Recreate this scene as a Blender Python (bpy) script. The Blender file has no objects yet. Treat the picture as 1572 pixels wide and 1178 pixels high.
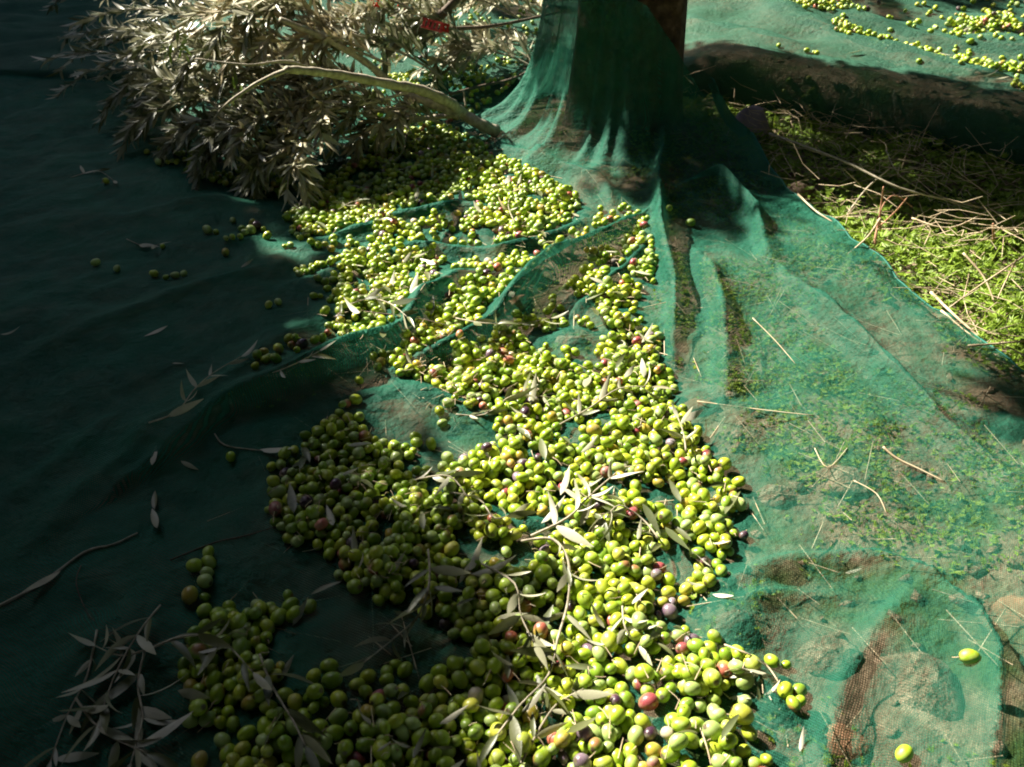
import bpy, math, random
import numpy as np
from mathutils import Vector, Matrix

PI = math.pi
rnd = random.Random(7)
rng = np.random.RandomState(11)
S = bpy.context.scene
COL = S.collection

# ------------------------------------------------------------------ camera
CH, PITCH, F = 1.05, math.radians(35.0), 1300.0     # eye height, tilt below horizon, focal length in photo pixels
cd = bpy.data.cameras.new('camera'); cam = bpy.data.objects.new('camera', cd); COL.objects.link(cam)
cd.sensor_width = 36.0; cd.lens = 36.0 * F / 1572.0; cd.clip_start = 0.02; cd.clip_end = 600
cam.location = (0, 0, CH); cam.rotation_euler = (PI / 2 - PITCH, 0, 0)
cd.dof.use_dof = True; cd.dof.focus_distance = 1.7; cd.dof.aperture_fstop = 8
S.camera = cam

# ------------------------------------------------------------------ world and sun
EL = math.radians(38.0); SUNAZ = (-0.77, 0.64)      # horizontal direction towards the sun
n_ = math.hypot(*SUNAZ); SUNAZ = (SUNAZ[0] / n_, SUNAZ[1] / n_)
w = bpy.data.worlds.new('World'); S.world = w; w.use_nodes = True
nt = w.node_tree; bg = nt.nodes['Background']
sky = nt.nodes.new('ShaderNodeTexSky'); sky.sky_type = 'NISHITA'; sky.sun_disc = False
sky.sun_elevation = EL; sky.sun_rotation = math.atan2(SUNAZ[0], SUNAZ[1])
nt.links.new(sky.outputs[0], bg.inputs[0]); bg.inputs[1].default_value = 0.05
sd = bpy.data.lights.new('sun', 'SUN'); sd.energy = 5.0; sd.angle = math.radians(0.6); sd.color = (1.0, 0.93, 0.80)
sun = bpy.data.objects.new('sun', sd); COL.objects.link(sun)
SUN = Vector((SUNAZ[0] * math.cos(EL), SUNAZ[1] * math.cos(EL), math.sin(EL)))
sun.rotation_euler = (-SUN).to_track_quat('-Z', 'Y').to_euler()
S.view_settings.view_transform = 'Standard'; S.view_settings.look = 'None'
S.view_settings.gamma = 1.0; S.view_settings.use_curve_mapping = False
S.view_settings.exposure = 1.95
S.render.engine = 'CYCLES'
S.cycles.max_bounces = 6; S.cycles.transparent_max_bounces = 14
S.cycles.filter_width = 1.9

# ------------------------------------------------------------------ helpers
def G(px, py, z=0.0):
    """Point of the place seen at photo pixel (px, py) at height z."""
    u = (px - 786) / F; v = (589 - py) / F
    dy = math.cos(PITCH) + v * math.sin(PITCH); dz = -math.sin(PITCH) + v * math.cos(PITCH)
    t = (z - CH) / dz
    return (u * t, dy * t, z)

def proj(x, y, z):
    """Photo pixel and depth of points."""
    yc = y * math.cos(PITCH) - (z - CH) * math.sin(PITCH)
    zc = y * math.sin(PITCH) + (z - CH) * math.cos(PITCH)
    return 786 + F * x / yc, 589 - F * zc / yc, yc

def _hash(i, j, s):
    n = np.sin(i * 127.1 + j * 311.7 + s * 74.7) * 43758.5453
    return n - np.floor(n)

def vnoise(x, y, s=0):
    xi = np.floor(x); yi = np.floor(y); fx = x - xi; fy = y - yi
    fx = fx * fx * (3 - 2 * fx); fy = fy * fy * (3 - 2 * fy)
    a = _hash(xi, yi, s); b = _hash(xi + 1, yi, s); c = _hash(xi, yi + 1, s); d = _hash(xi + 1, yi + 1, s)
    return (a * (1 - fx) + b * fx) * (1 - fy) + (c * (1 - fx) + d * fx) * fy - 0.5

def fbm(x, y, s=0, o=3):
    t = 0; a = 1.0
    for k in range(o):
        t = t + a * vnoise(x * 2 ** k, y * 2 ** k, s + 13 * k); a *= 0.5
    return t

def sstep(a, b, x):
    t = np.clip((x - a) / (b - a), 0, 1); return t * t * (3 - 2 * t)

def mesh_np(name, V, Fc, mat=None, smooth=True, col=None, attrs=None):
    """Mesh from vertex array (n,3) and a face array (m,k) or a list of them."""
    me = bpy.data.meshes.new(name)
    Fl = Fc if isinstance(Fc, list) else [Fc]
    Fl = [f for f in Fl if len(f)]
    V = np.asarray(V, dtype=np.float32)
    me.vertices.add(len(V)); me.vertices.foreach_set('co', V.ravel())
    idx = np.concatenate([f.ravel() for f in Fl]).astype(np.int32)
    tot = np.concatenate([np.full(len(f), f.shape[1], dtype=np.int32) for f in Fl])
    st = np.concatenate([[0], np.cumsum(tot)[:-1]]).astype(np.int32)
    me.loops.add(len(idx)); me.loops.foreach_set('vertex_index', idx)
    me.polygons.add(len(tot)); me.polygons.foreach_set('loop_start', st)
    me.polygons.foreach_set('use_smooth', np.full(len(tot), smooth, dtype=bool))
    me.update(calc_edges=True)
    if col is not None:
        a = me.attributes.new('col', 'FLOAT_COLOR', 'POINT')
        c = np.ones((len(V), 4), dtype=np.float32); c[:, :3] = col; a.data.foreach_set('color', c.ravel())
    for k, v in (attrs or {}).items():
        a = me.attributes.new(k, 'FLOAT', 'POINT'); a.data.foreach_set('value', np.asarray(v, dtype=np.float32))
    if mat: me.materials.append(mat)
    return me

def ob(name, me, parent=None, loc=None):
    o = bpy.data.objects.new(name, me); COL.objects.link(o)
    if parent: o.parent = parent
    if loc is not None: o.location = loc
    return o

def tag(o, label=None, cat=None, group=None, kind=None):
    if label: o['label'] = label
    if cat: o['category'] = cat
    if group: o['group'] = group
    if kind: o['kind'] = kind
    return o

def grid_faces(nr, nc):
    i = np.arange((nr - 1) * (nc - 1)); r = i // (nc - 1); c = i % (nc - 1); a = r * nc + c
    return np.stack([a, a + 1, a + nc + 1, a + nc], 1)

def tube(P, R, sides=7, wob=0.0, seed=0, caps=True):
    """Tapered tube along points P with radii R -> verts, quads."""
    P = [Vector(p) for p in P]; V = []; r0 = random.Random(seed)
    up = Vector((0.13, 0.21, 1))
    for i, p in enumerate(P):
        d = (P[min(i + 1, len(P) - 1)] - P[max(i - 1, 0)])
        d = d.normalized() if d.length > 1e-9 else Vector((1, 0, 0))
        s = d.cross(up)
        if s.length < 1e-3: s = d.cross(Vector((1, 0, 0)))
        s.normalize(); t = s.cross(d)
        for k in range(sides):
            a = 2 * PI * k / sides; rr = R[i] * (1 + wob * (r0.random() - .5))
            V.append(p + s * (math.cos(a) * rr) + t * (math.sin(a) * rr))
    n = len(P)
    if caps:
        V.append(P[0]); V.append(P[-1])
    Q = []
    for i in range(n - 1):
        for k in range(sides):
            a = i * sides + k; b = i * sides + (k + 1) % sides
            Q.append((a, b, b + sides, a + sides))
    if caps:
        for k in range(sides):
            Q.append((n * sides, (k + 1) % sides, k, n * sides))
            a = (n - 1) * sides
            Q.append((n * sides + 1, a + k, a + (k + 1) % sides, n * sides + 1))
    V = np.array([tuple(v) for v in V])
    tri = np.array([q[:3] for q in Q if q[0] == q[3]], dtype=np.int64).reshape(-1, 3)
    qd = np.array([q for q in Q if q[0] != q[3]], dtype=np.int64).reshape(-1, 4)
    return V, qd, tri

class MB:
    """Collects pieces that are joined into one mesh."""
    def __init__(s): s.V = []; s.Q = []; s.T = []; s.C = []; s.n = 0
    def add(s, V, q=None, t=None, col=None):
        s.V.append(V)
        if q is not None and len(q): s.Q.append(q + s.n)
        if t is not None and len(t): s.T.append(t + s.n)
        if col is not None: s.C.append(np.broadcast_to(np.asarray(col, dtype=float), (len(V), 3)))
        s.n += len(V)
    def mesh(s, name, mat, smooth=True):
        f = []
        if s.Q: f.append(np.concatenate(s.Q))
        if s.T: f.append(np.concatenate(s.T))
        return mesh_np(name, np.concatenate(s.V), f, mat, smooth, np.concatenate(s.C) if s.C else None)

def smooth_path(P, n=4):
    """Catmull-Rom through points."""
    P = [Vector(p) for p in P]; out = []
    for i in range(len(P) - 1):
        p0 = P[max(i - 1, 0)]; p1 = P[i]; p2 = P[i + 1]; p3 = P[min(i + 2, len(P) - 1)]
        for k in range(n):
            t = k / n
            out.append(0.5 * ((2 * p1) + (p2 - p0) * t + (2 * p0 - 5 * p1 + 4 * p2 - p3) * t * t + (3 * p1 - p0 - 3 * p2 + p3) * t ** 3))
    out.append(P[-1]); return out

# ------------------------------------------------------------------ materials
def newmat(name):
    m = bpy.data.materials.new(name); m.use_nodes = True
    nt = m.node_tree; nt.nodes.clear()
    out = nt.nodes.new('ShaderNodeOutputMaterial')
    return m, nt, out
def N(nt, t, **kw):
    n = nt.nodes.new('ShaderNode' + t)
    for k, v in kw.items(): setattr(n, k, v)
    return n
def L(nt, a, b): nt.links.new(a, b)
def setin(n, **kw):
    for k, v in kw.items(): n.inputs[k.replace('_', ' ')].default_value = v
def ramp(nt, stops):
    r = N(nt, 'ValToRGB'); e = r.color_ramp.elements
    e[0].position, e[0].color = stops[0][0], (*stops[0][1], 1); e[1].position, e[1].color = stops[-1][0], (*stops[-1][1], 1)
    for p, c in stops[1:-1]:
        x = e.new(p); x.color = (*c, 1)
    return r
def mixc(nt, fac, a, b, mode='MIX'):
    m = N(nt, 'Mix', data_type='RGBA', blend_type=mode)
    if isinstance(fac, (int, float)): m.inputs[0].default_value = fac
    else: L(nt, fac, m.inputs[0])
    for i, x in ((6, a), (7, b)):
        if isinstance(x, tuple): m.inputs[i].default_value = (*x, 1)
        else: L(nt, x, m.inputs[i])
    return m.outputs[2]
def mth(nt, op, a, b=None, clamp=False):
    m = N(nt, 'Math', operation=op); m.use_clamp = clamp
    for i, x in ((0, a), (1, b)):
        if x is None: continue
        if isinstance(x, (int, float)): m.inputs[i].default_value = x
        else: L(nt, x, m.inputs[i])
    return m.outputs[0]
def noise(nt, scale, detail=3, coord=None, rough=.55):
    n = N(nt, 'TexNoise'); setin(n, Scale=scale, Detail=detail, Roughness=rough)
    if coord is None:
        coord = N(nt, 'NewGeometry').outputs['Position']
    L(nt, coord, n.inputs['Vector']); return n.outputs[0]

def surf_mat(name, stops, scale, rough=.8, bump=.3, bscale=None, dist=.004, spec=.3, detail=4):
    m, nt, out = newmat(name); b = N(nt, 'BsdfPrincipled'); L(nt, b.outputs[0], out.inputs[0])
    r = ramp(nt, stops); L(nt, noise(nt, scale, detail), r.inputs[0]); L(nt, r.outputs[0], b.inputs['Base Color'])
    b.inputs['Roughness'].default_value = rough; b.inputs['Specular IOR Level'].default_value = spec
    if bump:
        bp = N(nt, 'Bump'); setin(bp, Strength=bump, Distance=dist); L(nt, noise(nt, bscale or scale * 3, 5), bp.inputs['Height'])
        L(nt, bp.outputs[0], b.inputs['Normal'])
    return m, nt, b

def net_mat(name, thread=(0.019, 0.155, 0.096), opac=0.475, pitch=0.0026, ang=0.5, blue=0.0):
    m, nt, out = newmat(name)
    g = N(nt, 'NewGeometry'); rot = N(nt, 'VectorRotate', rotation_type='Z_AXIS'); rot.inputs['Angle'].default_value = ang
    L(nt, g.outputs['Position'], rot.inputs['Vector'])
    sep = N(nt, 'SeparateXYZ'); L(nt, rot.outputs[0], sep.inputs[0])
    k = 2 * PI / pitch
    ux = mth(nt, 'ADD', sep.outputs[0], mth(nt, 'MULTIPLY', sep.outputs[2], .35)); uy = mth(nt, 'ADD', sep.outputs[1], mth(nt, 'MULTIPLY', sep.outputs[2], .9))
    sx = mth(nt, 'SINE', mth(nt, 'MULTIPLY', ux, k)); sy = mth(nt, 'SINE', mth(nt, 'MULTIPLY', uy, k * .62))
    wv = mth(nt, 'MAXIMUM', sx, mth(nt, 'MULTIPLY', sy, .8))                      # -0.8..1, threads
    wv = mth(nt, 'MULTIPLY', mth(nt, 'SUBTRACT', wv, 0.35), 0.42)
    lw = N(nt, 'LayerWeight'); lw.inputs['Blend'].default_value = .35
    graze = mth(nt, 'MULTIPLY', mth(nt, 'POWER', lw.outputs['Facing'], 1.8), .38)
    att = N(nt, 'Attribute'); att.attribute_name = 'dense'
    big = mth(nt, 'MULTIPLY', mth(nt, 'SUBTRACT', noise(nt, 9, 4), .5), .34)
    o = mth(nt, 'ADD', mth(nt, 'ADD', wv, graze), mth(nt, 'ADD', mth(nt, 'MULTIPLY', att.outputs['Fac'], .42), big))
    o = mth(nt, 'ADD', o, opac, clamp=True); o = mth(nt, 'MINIMUM', o, .97)
    c = ramp(nt, [(.25, tuple(x * .75 for x in thread)), (.75, (thread[0] * 1.5 + .006, thread[1] * 1.15, thread[2] * 1.2))]); L(nt, noise(nt, 5, 5), c.inputs[0])
    d = N(nt, 'BsdfPrincipled'); L(nt, c.outputs[0], d.inputs['Base Color']); setin(d, Roughness=.6); d.inputs['Specular IOR Level'].default_value = .12
    t = N(nt, 'BsdfTranslucent'); L(nt, c.outputs[0], t.inputs[0])
    rid = mth(nt, 'ABSOLUTE', mth(nt, 'SUBTRACT', noise(nt, 22, 4, None, .6), .5)); hgt = mth(nt, 'ADD', mth(nt, 'MULTIPLY', rid, -2.0), mth(nt, 'MULTIPLY', noise(nt, 110, 3), .25))
    bp = N(nt, 'Bump'); setin(bp, Strength=.8, Distance=.012); L(nt, hgt, bp.inputs['Height']); L(nt, bp.outputs[0], d.inputs['Normal']); L(nt, bp.outputs[0], t.inputs['Normal'])
    s1 = N(nt, 'MixShader'); s1.inputs[0].default_value = .3; L(nt, d.outputs[0], s1.inputs[1]); L(nt, t.outputs[0], s1.inputs[2])
    tr = N(nt, 'BsdfTransparent'); s2 = N(nt, 'MixShader'); L(nt, o, s2.inputs[0]); L(nt, tr.outputs[0], s2.inputs[1]); L(nt, s1.outputs[0], s2.inputs[2])
    L(nt, s2.outputs[0], out.inputs[0]); return m

M = {}
M['soil'], nts, bs = surf_mat('soil', [(.25, (.07, .05, .03)), (.45, (.17, .12, .075)), (.6, (.27, .20, .13)), (.8, (.42, .34, .24))], 16, .95, .9, 55, .012)
# greenish mossy mottling of the soil
mx = mixc(nts, mth(nts, 'MULTIPLY', sg := noise(nts, 5, 4), 1.0), (0, 0, 0), (0, 0, 0))
rg = ramp(nts, [(.48, (0, 0, 0)), (.62, (1, 1, 1))]); L(nts, sg, rg.inputs[0])
base = [n for n in nts.nodes if n.type == 'VALTORGB'][0].outputs[0]
L(nts, mixc(nts, rg.outputs[0], base, (.045, .085, .018)), bs.inputs['Base Color'])
M['net'] = net_mat('green_net')
M['net_back'] = net_mat('green_net_back', thread=(.04, .15, .095), opac=.60, pitch=.004, ang=.2)
M['hem'], _, _ = surf_mat('woven_hem', [(.3, (.01, .11, .08)), (.7, (.02, .18, .13))], 300, .6, .4, 900, .001)
M['bark'], _, _ = surf_mat('bark', [(.3, (.035, .022, .015)), (.55, (.10, .06, .04)), (.75, (.20, .13, .09))], 26, .9, 1.0, 45, .02)
M['twig'], _, _ = surf_mat('grey_twig_bark', [(.3, (.22, .19, .13)), (.6, (.42, .37, .27)), (.8, (.58, .53, .42))], 60, .75, .5, 220, .001)
M['twigdark'], _, _ = surf_mat('brown_twig_bark', [(.3, (.07, .05, .035)), (.7, (.18, .13, .09))], 50, .8, .5, 200, .001)
M['wood'], _, _ = surf_mat('cut_wood', [(.3, (.5, .36, .2)), (.7, (.66, .5, .3))], 90, .7, .2, 200, .001)
M['straw'], _, _ = surf_mat('dry_straw', [(.3, (.34, .25, .15)), (.55, (.54, .43, .28)), (.8, (.70, .62, .46))], 24, .8, .2, 200, .001)
M['redstem'], _, _ = surf_mat('reddish_dry_stem', [(.3, (.26, .12, .07)), (.7, (.46, .25, .15))], 24, .8, .2, 200, .001)
M['rock'], _, _ = surf_mat('tan_rock', [(.3, (.10, .065, .04)), (.5, (.24, .165, .105)), (.75, (.42, .32, .22))], 30, .9, 1.0, 60, .02)
M['pinkrock'], _, _ = surf_mat('purple_grey_rock', [(.3, (.19, .15, .18)), (.7, (.33, .27, .31))], 18, .85, .6, 60, .004)
M['rustrock'], _, _ = surf_mat('rust_rock', [(.3, (.22, .11, .06)), (.7, (.42, .24, .14))], 20, .9, .7, 60, .005)
M['red'], _, _ = surf_mat('red_plastic', [(.3, (.62, .03, .02)), (.7, (.75, .06, .03))], 30, .35, .05, 50, .0005, .5)

def leaf_mat(name, top, under, trans=.25, rough=.42, spec=.5):
    m, nt, out = newmat(name)
    g = N(nt, 'NewGeometry'); oi = N(nt, 'ObjectInfo')
    v = noise(nt, 38, 2)
    tc = mixc(nt, v, tuple(x * .65 for x in top), tuple(x * 1.5 for x in top))
    tc = mixc(nt, mth(nt, 'MULTIPLY', oi.outputs['Random'], .35), tc, (top[0] * 2.2, top[1] * 1.6, top[2] * .9))
    uc = mixc(nt, v, tuple(x * .8 for x in under), tuple(min(.8, x * 1.2) for x in under))
    uc = mixc(nt, mth(nt, 'MULTIPLY', mth(nt, 'FRACT', mth(nt, 'MULTIPLY', oi.outputs['Random'], 7.3)), .55), uc, (under[0] * .62, under[1] * .66, under[2] * .38))
    c = mixc(nt, g.outputs['Backfacing'], tc, uc)
    fine = noise(nt, 400, 2); c = mixc(nt, mth(nt, 'MULTIPLY', fine, .22), c, (.16, .13, .06))
    d = N(nt, 'BsdfPrincipled'); L(nt, c, d.inputs['Base Color']); setin(d, Roughness=rough); d.inputs['Specular IOR Level'].default_value = spec
    bp = N(nt, 'Bump'); setin(bp, Strength=.25, Distance=.001); L(nt, noise(nt, 250, 2), bp.inputs['Height']); L(nt, bp.outputs[0], d.inputs['Normal'])
    t = N(nt, 'BsdfTranslucent'); L(nt, c, t.inputs[0])
    s = N(nt, 'MixShader'); s.inputs[0].default_value = trans; L(nt, d.outputs[0], s.inputs[1]); L(nt, t.outputs[0], s.inputs[2]); L(nt, s.outputs[0], out.inputs[0])
    return m
M['leaf'] = leaf_mat('olive_leaf', (.085, .11, .045), (.42, .41, .30), .18)
M['leafdrylit'] = leaf_mat('dry_sunlit_olive_leaf', (.34, .32, .22), (.56, .54, .44), .12, .6, .3)  # dry leaves, and the pale colour standing in for sun on lit ones
M['leaffresh'] = leaf_mat('fresh_leaf', (.16, .30, .03), (.25, .36, .10), .35)
M['weed'] = leaf_mat('weed_leaf', (.21, .35, .03), (.18, .30, .06), .38, .5, .4)
M['crown'] = leaf_mat('crown_leaf', (.05, .08, .03), (.2, .22, .15), .05)

def olive_material():
    m, nt, out = newmat('olive_skin')
    at = N(nt, 'Attribute'); at.attribute_name = 'col'
    v = noise(nt, 75, 2); c = mixc(nt, mth(nt, 'MULTIPLY', v, .5), at.outputs['Color'], (.30, .34, .05), 'MULTIPLY')
    c = mixc(nt, mth(nt, 'MULTIPLY', v, .55), at.outputs['Color'], c)
    # pale waxy bloom in patches, and small pale dots
    r = ramp(nt, [(.5, (0, 0, 0)), (.75, (1, 1, 1))]); L(nt, noise(nt, 55, 3), r.inputs[0])
    c = mixc(nt, mth(nt, 'MULTIPLY', r.outputs[0], .35), c, (.40, .46, .30))
    vo = N(nt, 'TexVoronoi'); vo.inputs['Scale'].default_value = 650; L(nt, N(nt, 'NewGeometry').outputs['Position'], vo.inputs['Vector'])
    r2 = ramp(nt, [(.12, (1, 1, 1)), (.22, (0, 0, 0))]); L(nt, vo.outputs['Distance'], r2.inputs[0])
    c = mixc(nt, mth(nt, 'MULTIPLY', r2.outputs[0], .35), c, (.55, .58, .30))
    b = N(nt, 'BsdfPrincipled'); L(nt, c, b.inputs['Base Color'])
    rr = N(nt, 'MapRange'); setin(rr, To_Min=.34, To_Max=.62); L(nt, r.outputs[0], rr.inputs[0]); L(nt, rr.outputs[0], b.inputs['Roughness'])
    b.inputs['Specular IOR Level'].default_value = .5
    b.inputs['Subsurface Weight'].default_value = .15; b.inputs['Subsurface Scale'].default_value = .006
    b.inputs['Subsurface Radius'].default_value = (.6, 1, .2)
    bp = N(nt, 'Bump'); setin(bp, Strength=.12, Distance=.0015); L(nt, noise(nt, 160, 2), bp.inputs['Height']); L(nt, bp.outputs[0], b.inputs['Normal'])
    L(nt, b.outputs[0], out.inputs[0]); return m
M['olive'] = olive_material()

# ------------------------------------------------------------------ ground form
HEM = [(-6, 4.0), (-3, 3.75), (-1, 3.62), (.2, 3.6)] + [G(*p, .02)[:2] for p in ((1100, 172), (1250, 190), (1400, 218), (1572, 262), (1800, 335))]
HEM += [(HEM[-1][0] + 3, HEM[-1][1] - 1.5)]
hx = np.array([p[0] for p in HEM]); hy = np.array([p[1] for p in HEM])
def bank_s(x, y): return y - np.interp(x, hx, hy)          # distance behind the hem line
def kbank(x): return sstep(.35, .85, x)
ROCKS = []                                                   # (x, y, radius, height) that lift the net
def terrain(x, y):
    z = .028 * fbm(x * 1.7, y * 1.7, 3, 3) + .014 * fbm(x * 9, y * 9, 8, 2)
    s = bank_s(x, y)
    z = z + kbank(x) * (.15 * sstep(-.02, .13, s) + .03 * np.clip(s, 0, 4))
    far = sstep(3.4, 4.5, y); z = z + far * .05
    z = z + .35 * sstep(-2.1, -3.0, x + .35 * (y - 3)) * sstep(1.6, 3.2, y)          # low bank at the far left
    d = np.hypot(x - .40, y - 3.12); z = z + .07 * np.exp(-(d / .45) ** 2)
    return z - .03 * 0

def axis(lo, hi, step, ext):
    a = list(np.arange(lo, hi, step)); s = step; v = lo; pre = []
    while v > -ext: s *= 1.35; v -= s; pre.append(v)
    s = step; v = a[-1]; post = []
    while v < ext: s *= 1.35; v += s; post.append(v)
    return np.array(pre[::-1] + a + post)
ax, ay = axis(-3.2, 3.6, .028, 220), axis(0, 6.2, .028, 220)
X, Y = np.meshgrid(ax, ay); Z = terrain(X, Y) + .008 * fbm(X * 30, Y * 30, 5, 2)
gr = ob('ground', mesh_np('ground', np.stack([X.ravel(), Y.ravel(), Z.ravel()], 1), grid_faces(*X.shape), M['soil'])); tag(gr, 'brown earth with moss and litter under the nets', kind='structure')

# ------------------------------------------------------------------ stones
def rock_mesh(name, sx, sy, sz, mat, seed):
    import bmesh
    bm = bmesh.new(); bmesh.ops.create_icosphere(bm, subdivisions=3, radius=1)
    r = random.Random(seed); ph = [(Vector((r.uniform(-1, 1), r.uniform(-1, 1), r.uniform(-1, 1))).normalized(), r.uniform(.55, .9)) for _ in range(9)]
    for v in bm.verts:
        for n, d in ph:                                       # flat broken faces
            e = v.co.dot(n) - d
            if e > 0: v.co -= n * e * .85
        v.co *= 1 + .05 * math.sin(v.co.x * 9 + seed) * math.cos(v.co.y * 8)
        v.co.x *= sx; v.co.y *= sy; v.co.z *= sz
    me = bpy.data.meshes.new(name); bm.to_mesh(me); bm.free(); me.materials.append(mat)
    for p in me.polygons: p.use_smooth = True
    return me
def rock(px, py, sx, sy, sz, mat, label, lift=True, seed=1, rz=0):
    if lift: sx *= .72; sy *= .72; sz *= .72
    x, y, _ = G(px, py); z = float(terrain(np.array(x), np.array(y)))
    o = ob('rock', rock_mesh('rock', sx, sy, sz, M[mat], seed), None, (x, y, z - sz * (.1 if lift else -.25))); o.rotation_euler = (0, 0, rz)
    tag(o, label, 'rock')
    if lift: ROCKS.append((x, y, max(sx, sy), z + sz * 1.05))
rock(1150, 222, .085, .06, .085, 'pinkrock', 'purple-grey angular rock at the foot of the netted trunk', False, 3, .5)
rock(1228, 312, .07, .05, .05, 'rock', 'tan rock lying on the weeds beside the net edge', False, 5, .3)
rock(1300, 1135, .06, .045, .03, 'rustrock', 'reddish stone under the net near the bottom edge', True, 6)
rock(1420, 1050, .085, .11, .045, 'rock', 'large grey stone beneath the hooped fold of the net', True, 7, .4)
rock(1275, 1000, .075, .05, .035, 'rock', 'pale brown stone under the net beside the olive heap', True, 8)
rock(1290, 745, .085, .06, .035, 'rock', 'brown stone under the middle of the sunlit net', True, 9)
rock(1130, 960, .06, .045, .04, 'rock', 'grey stone pushing up the net against the olives', True, 10, .8)
rock(1555, 935, .06, .05, .035, 'rustrock', 'orange-brown stone under the net by the picture side', True, 12)
rock(1072, 628, .065, .035, .035, 'rustrock', 'rust-coloured flat stone under net beside pale leaves', True, 13)
rock(1190, 760, .06, .05, .025, 'rock', 'small tan stone under the net right of the heap', True, 14)
rock(795, 470, .075, .035, .05, 'rustrock', 'rusty wedge-shaped stone in a net fold amid the olives', True, 15, .9)
rock(683, 555, .045, .035, .035, 'rock', 'round stone capped by net amid the olives', True, 16)
rock(880, 525, .07, .04, .03, 'rock', 'flat tan stone under net between two olive drifts', True, 17)
rock(1395, 720, .05, .04, .02, 'rock', 'half-hidden stone under net near the curved twig', True, 18)

# ------------------------------------------------------------------ main net form
def polyd(x, y, P):
    """Distance to a polyline and position 0..1 along it."""
    best = np.full(x.shape, 1e9); tt = np.zeros(x.shape); side = np.zeros(x.shape); n = len(P) - 1
    for i in range(n):
        ax_, ay_ = P[i][:2]; bx, by = P[i + 1][:2]; dx, dy = bx - ax_, by - ay_
        t = np.clip(((x - ax_) * dx + (y - ay_) * dy) / (dx * dx + dy * dy), 0, 1)
        qx = x - ax_ - t * dx; qy = y - ay_ - t * dy; d = np.hypot(qx, qy)
        m = d < best; best = np.where(m, d, best); tt = np.where(m, (i + t) / n, tt); side = np.where(m, np.sign(dx * qy - dy * qx), side)
    return best, tt, side
RIDGES = [   # photo-traced folds: points, height, width left, width right
    ([(455, 372), (530, 350), (600, 332), (700, 316), (775, 322)], .030, .035, .022),
    ([(470, 425), (560, 388), (640, 376), (760, 386), (880, 352), (905, 335)], .028, .03, .022),
    ([(200, 700), (350, 600), (470, 560), (560, 530), (620, 500), (652, 448), (700, 415), (780, 402)], .055, .05, .024),
    ([(600, 555), (690, 520), (760, 490), (830, 420), (890, 375), (960, 345), (1010, 318)], .050, .035, .022),
    ([(765, 480), (835, 425), (900, 400)], .03, .03, .02),
    ([(555, 625), (620, 590), (700, 610), (735, 650)], .026, .045, .05),
    ([(880, 470), (930, 430), (985, 385), (1000, 340)], .03, .03, .03),
    ([(1020, 215), (1008, 290), (1012, 350), (1035, 430), (1035, 520)], .065, .03, .016),
    ([(1040, 290), (1100, 285), (1155, 330), (1175, 395)], .055, .05, .012),
    ([(1070, 380), (1100, 450), (1108, 520), (1110, 610)], .06, .06, .012),
    ([(1200, 420), (1270, 490), (1340, 560), (1430, 650), (1560, 745)], .055, .06, .014),
    ([(1250, 380), (1390, 480), (1520, 590)], .022, .05, .06),
    ([(1060, 640), (1200, 650), (1330, 700), (1480, 760)], .022, .05, .05),
    ([(1110, 875), (1220, 850), (1340, 855), (1430, 880)], .040, .03, .03),
    ([(1430, 880), (1500, 930), (1530, 1000), (1528, 1100), (1520, 1178), (1510, 1260)], .045, .012, .05),
    ([(1262, 1210), (1275, 1120), (1300, 1035), (1345, 960), (1420, 890)], .034, .03, .035),
    ([(1110, 925), (1200, 905), (1300, 912)], .025, .022, .03),
    ([(1130, 980), (1180, 1050), (1215, 1110)], .03, .03, .03),
    ([(0, 870), (120, 740), (260, 640), (400, 540), (520, 470)], .03, .06, .05),
    ([(0, 560), (150, 500), (300, 440), (430, 400)], .025, .06, .05),
    ([(0, 760), (100, 690), (180, 620)], .02, .05, .05),
    ([(200, 330), (330, 300), (430, 330)], .025, .07, .05),
    ([(760, 225), (850, 260), (930, 290), (940, 330)], .03, .03, .03),
    ([(735, 770), (790, 800), (880, 800)], .02, .03, .03),
    ([(0, 1100), (120, 1000), (230, 900)], .02, .05, .06),
    ([(470, 1010), (560, 930), (640, 960)], .012, .05, .05),
]
RW = [([G(a, b, h * 1.1)[:2] for a, b in P], h * (1.6 if j in (2, 3) else 1.35 if j < 11 else 1.15), wl * (1.25 if j < 6 else .85), wr * (.7 if j in (2, 3) else 1.15 if j < 6 else .7)) for j, (P, h, wl, wr) in enumerate(RIDGES)]
TRK = (.40, 3.12)
RIB = [(G(745, 205), .9, 11), (G(830, 262), .35, 9), (G(905, 330), .5, 12), (G(1008, 330), .6, 14), (G(1085, 250), .75, 10), (G(1165, 285), .9, 12), (G(960, 250), .25, 14)]
RIB = [(math.atan2(p[1] - TRK[1], p[0] - TRK[0]), a, k) for p, a, k in RIB]
XR = ([-.4, .2, 1.47, 2.63, 2.85, 3.1, 3.35, 3.7], [1.62, 1.47, 1.09, .80, .73, .64, .50, .35])
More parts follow.
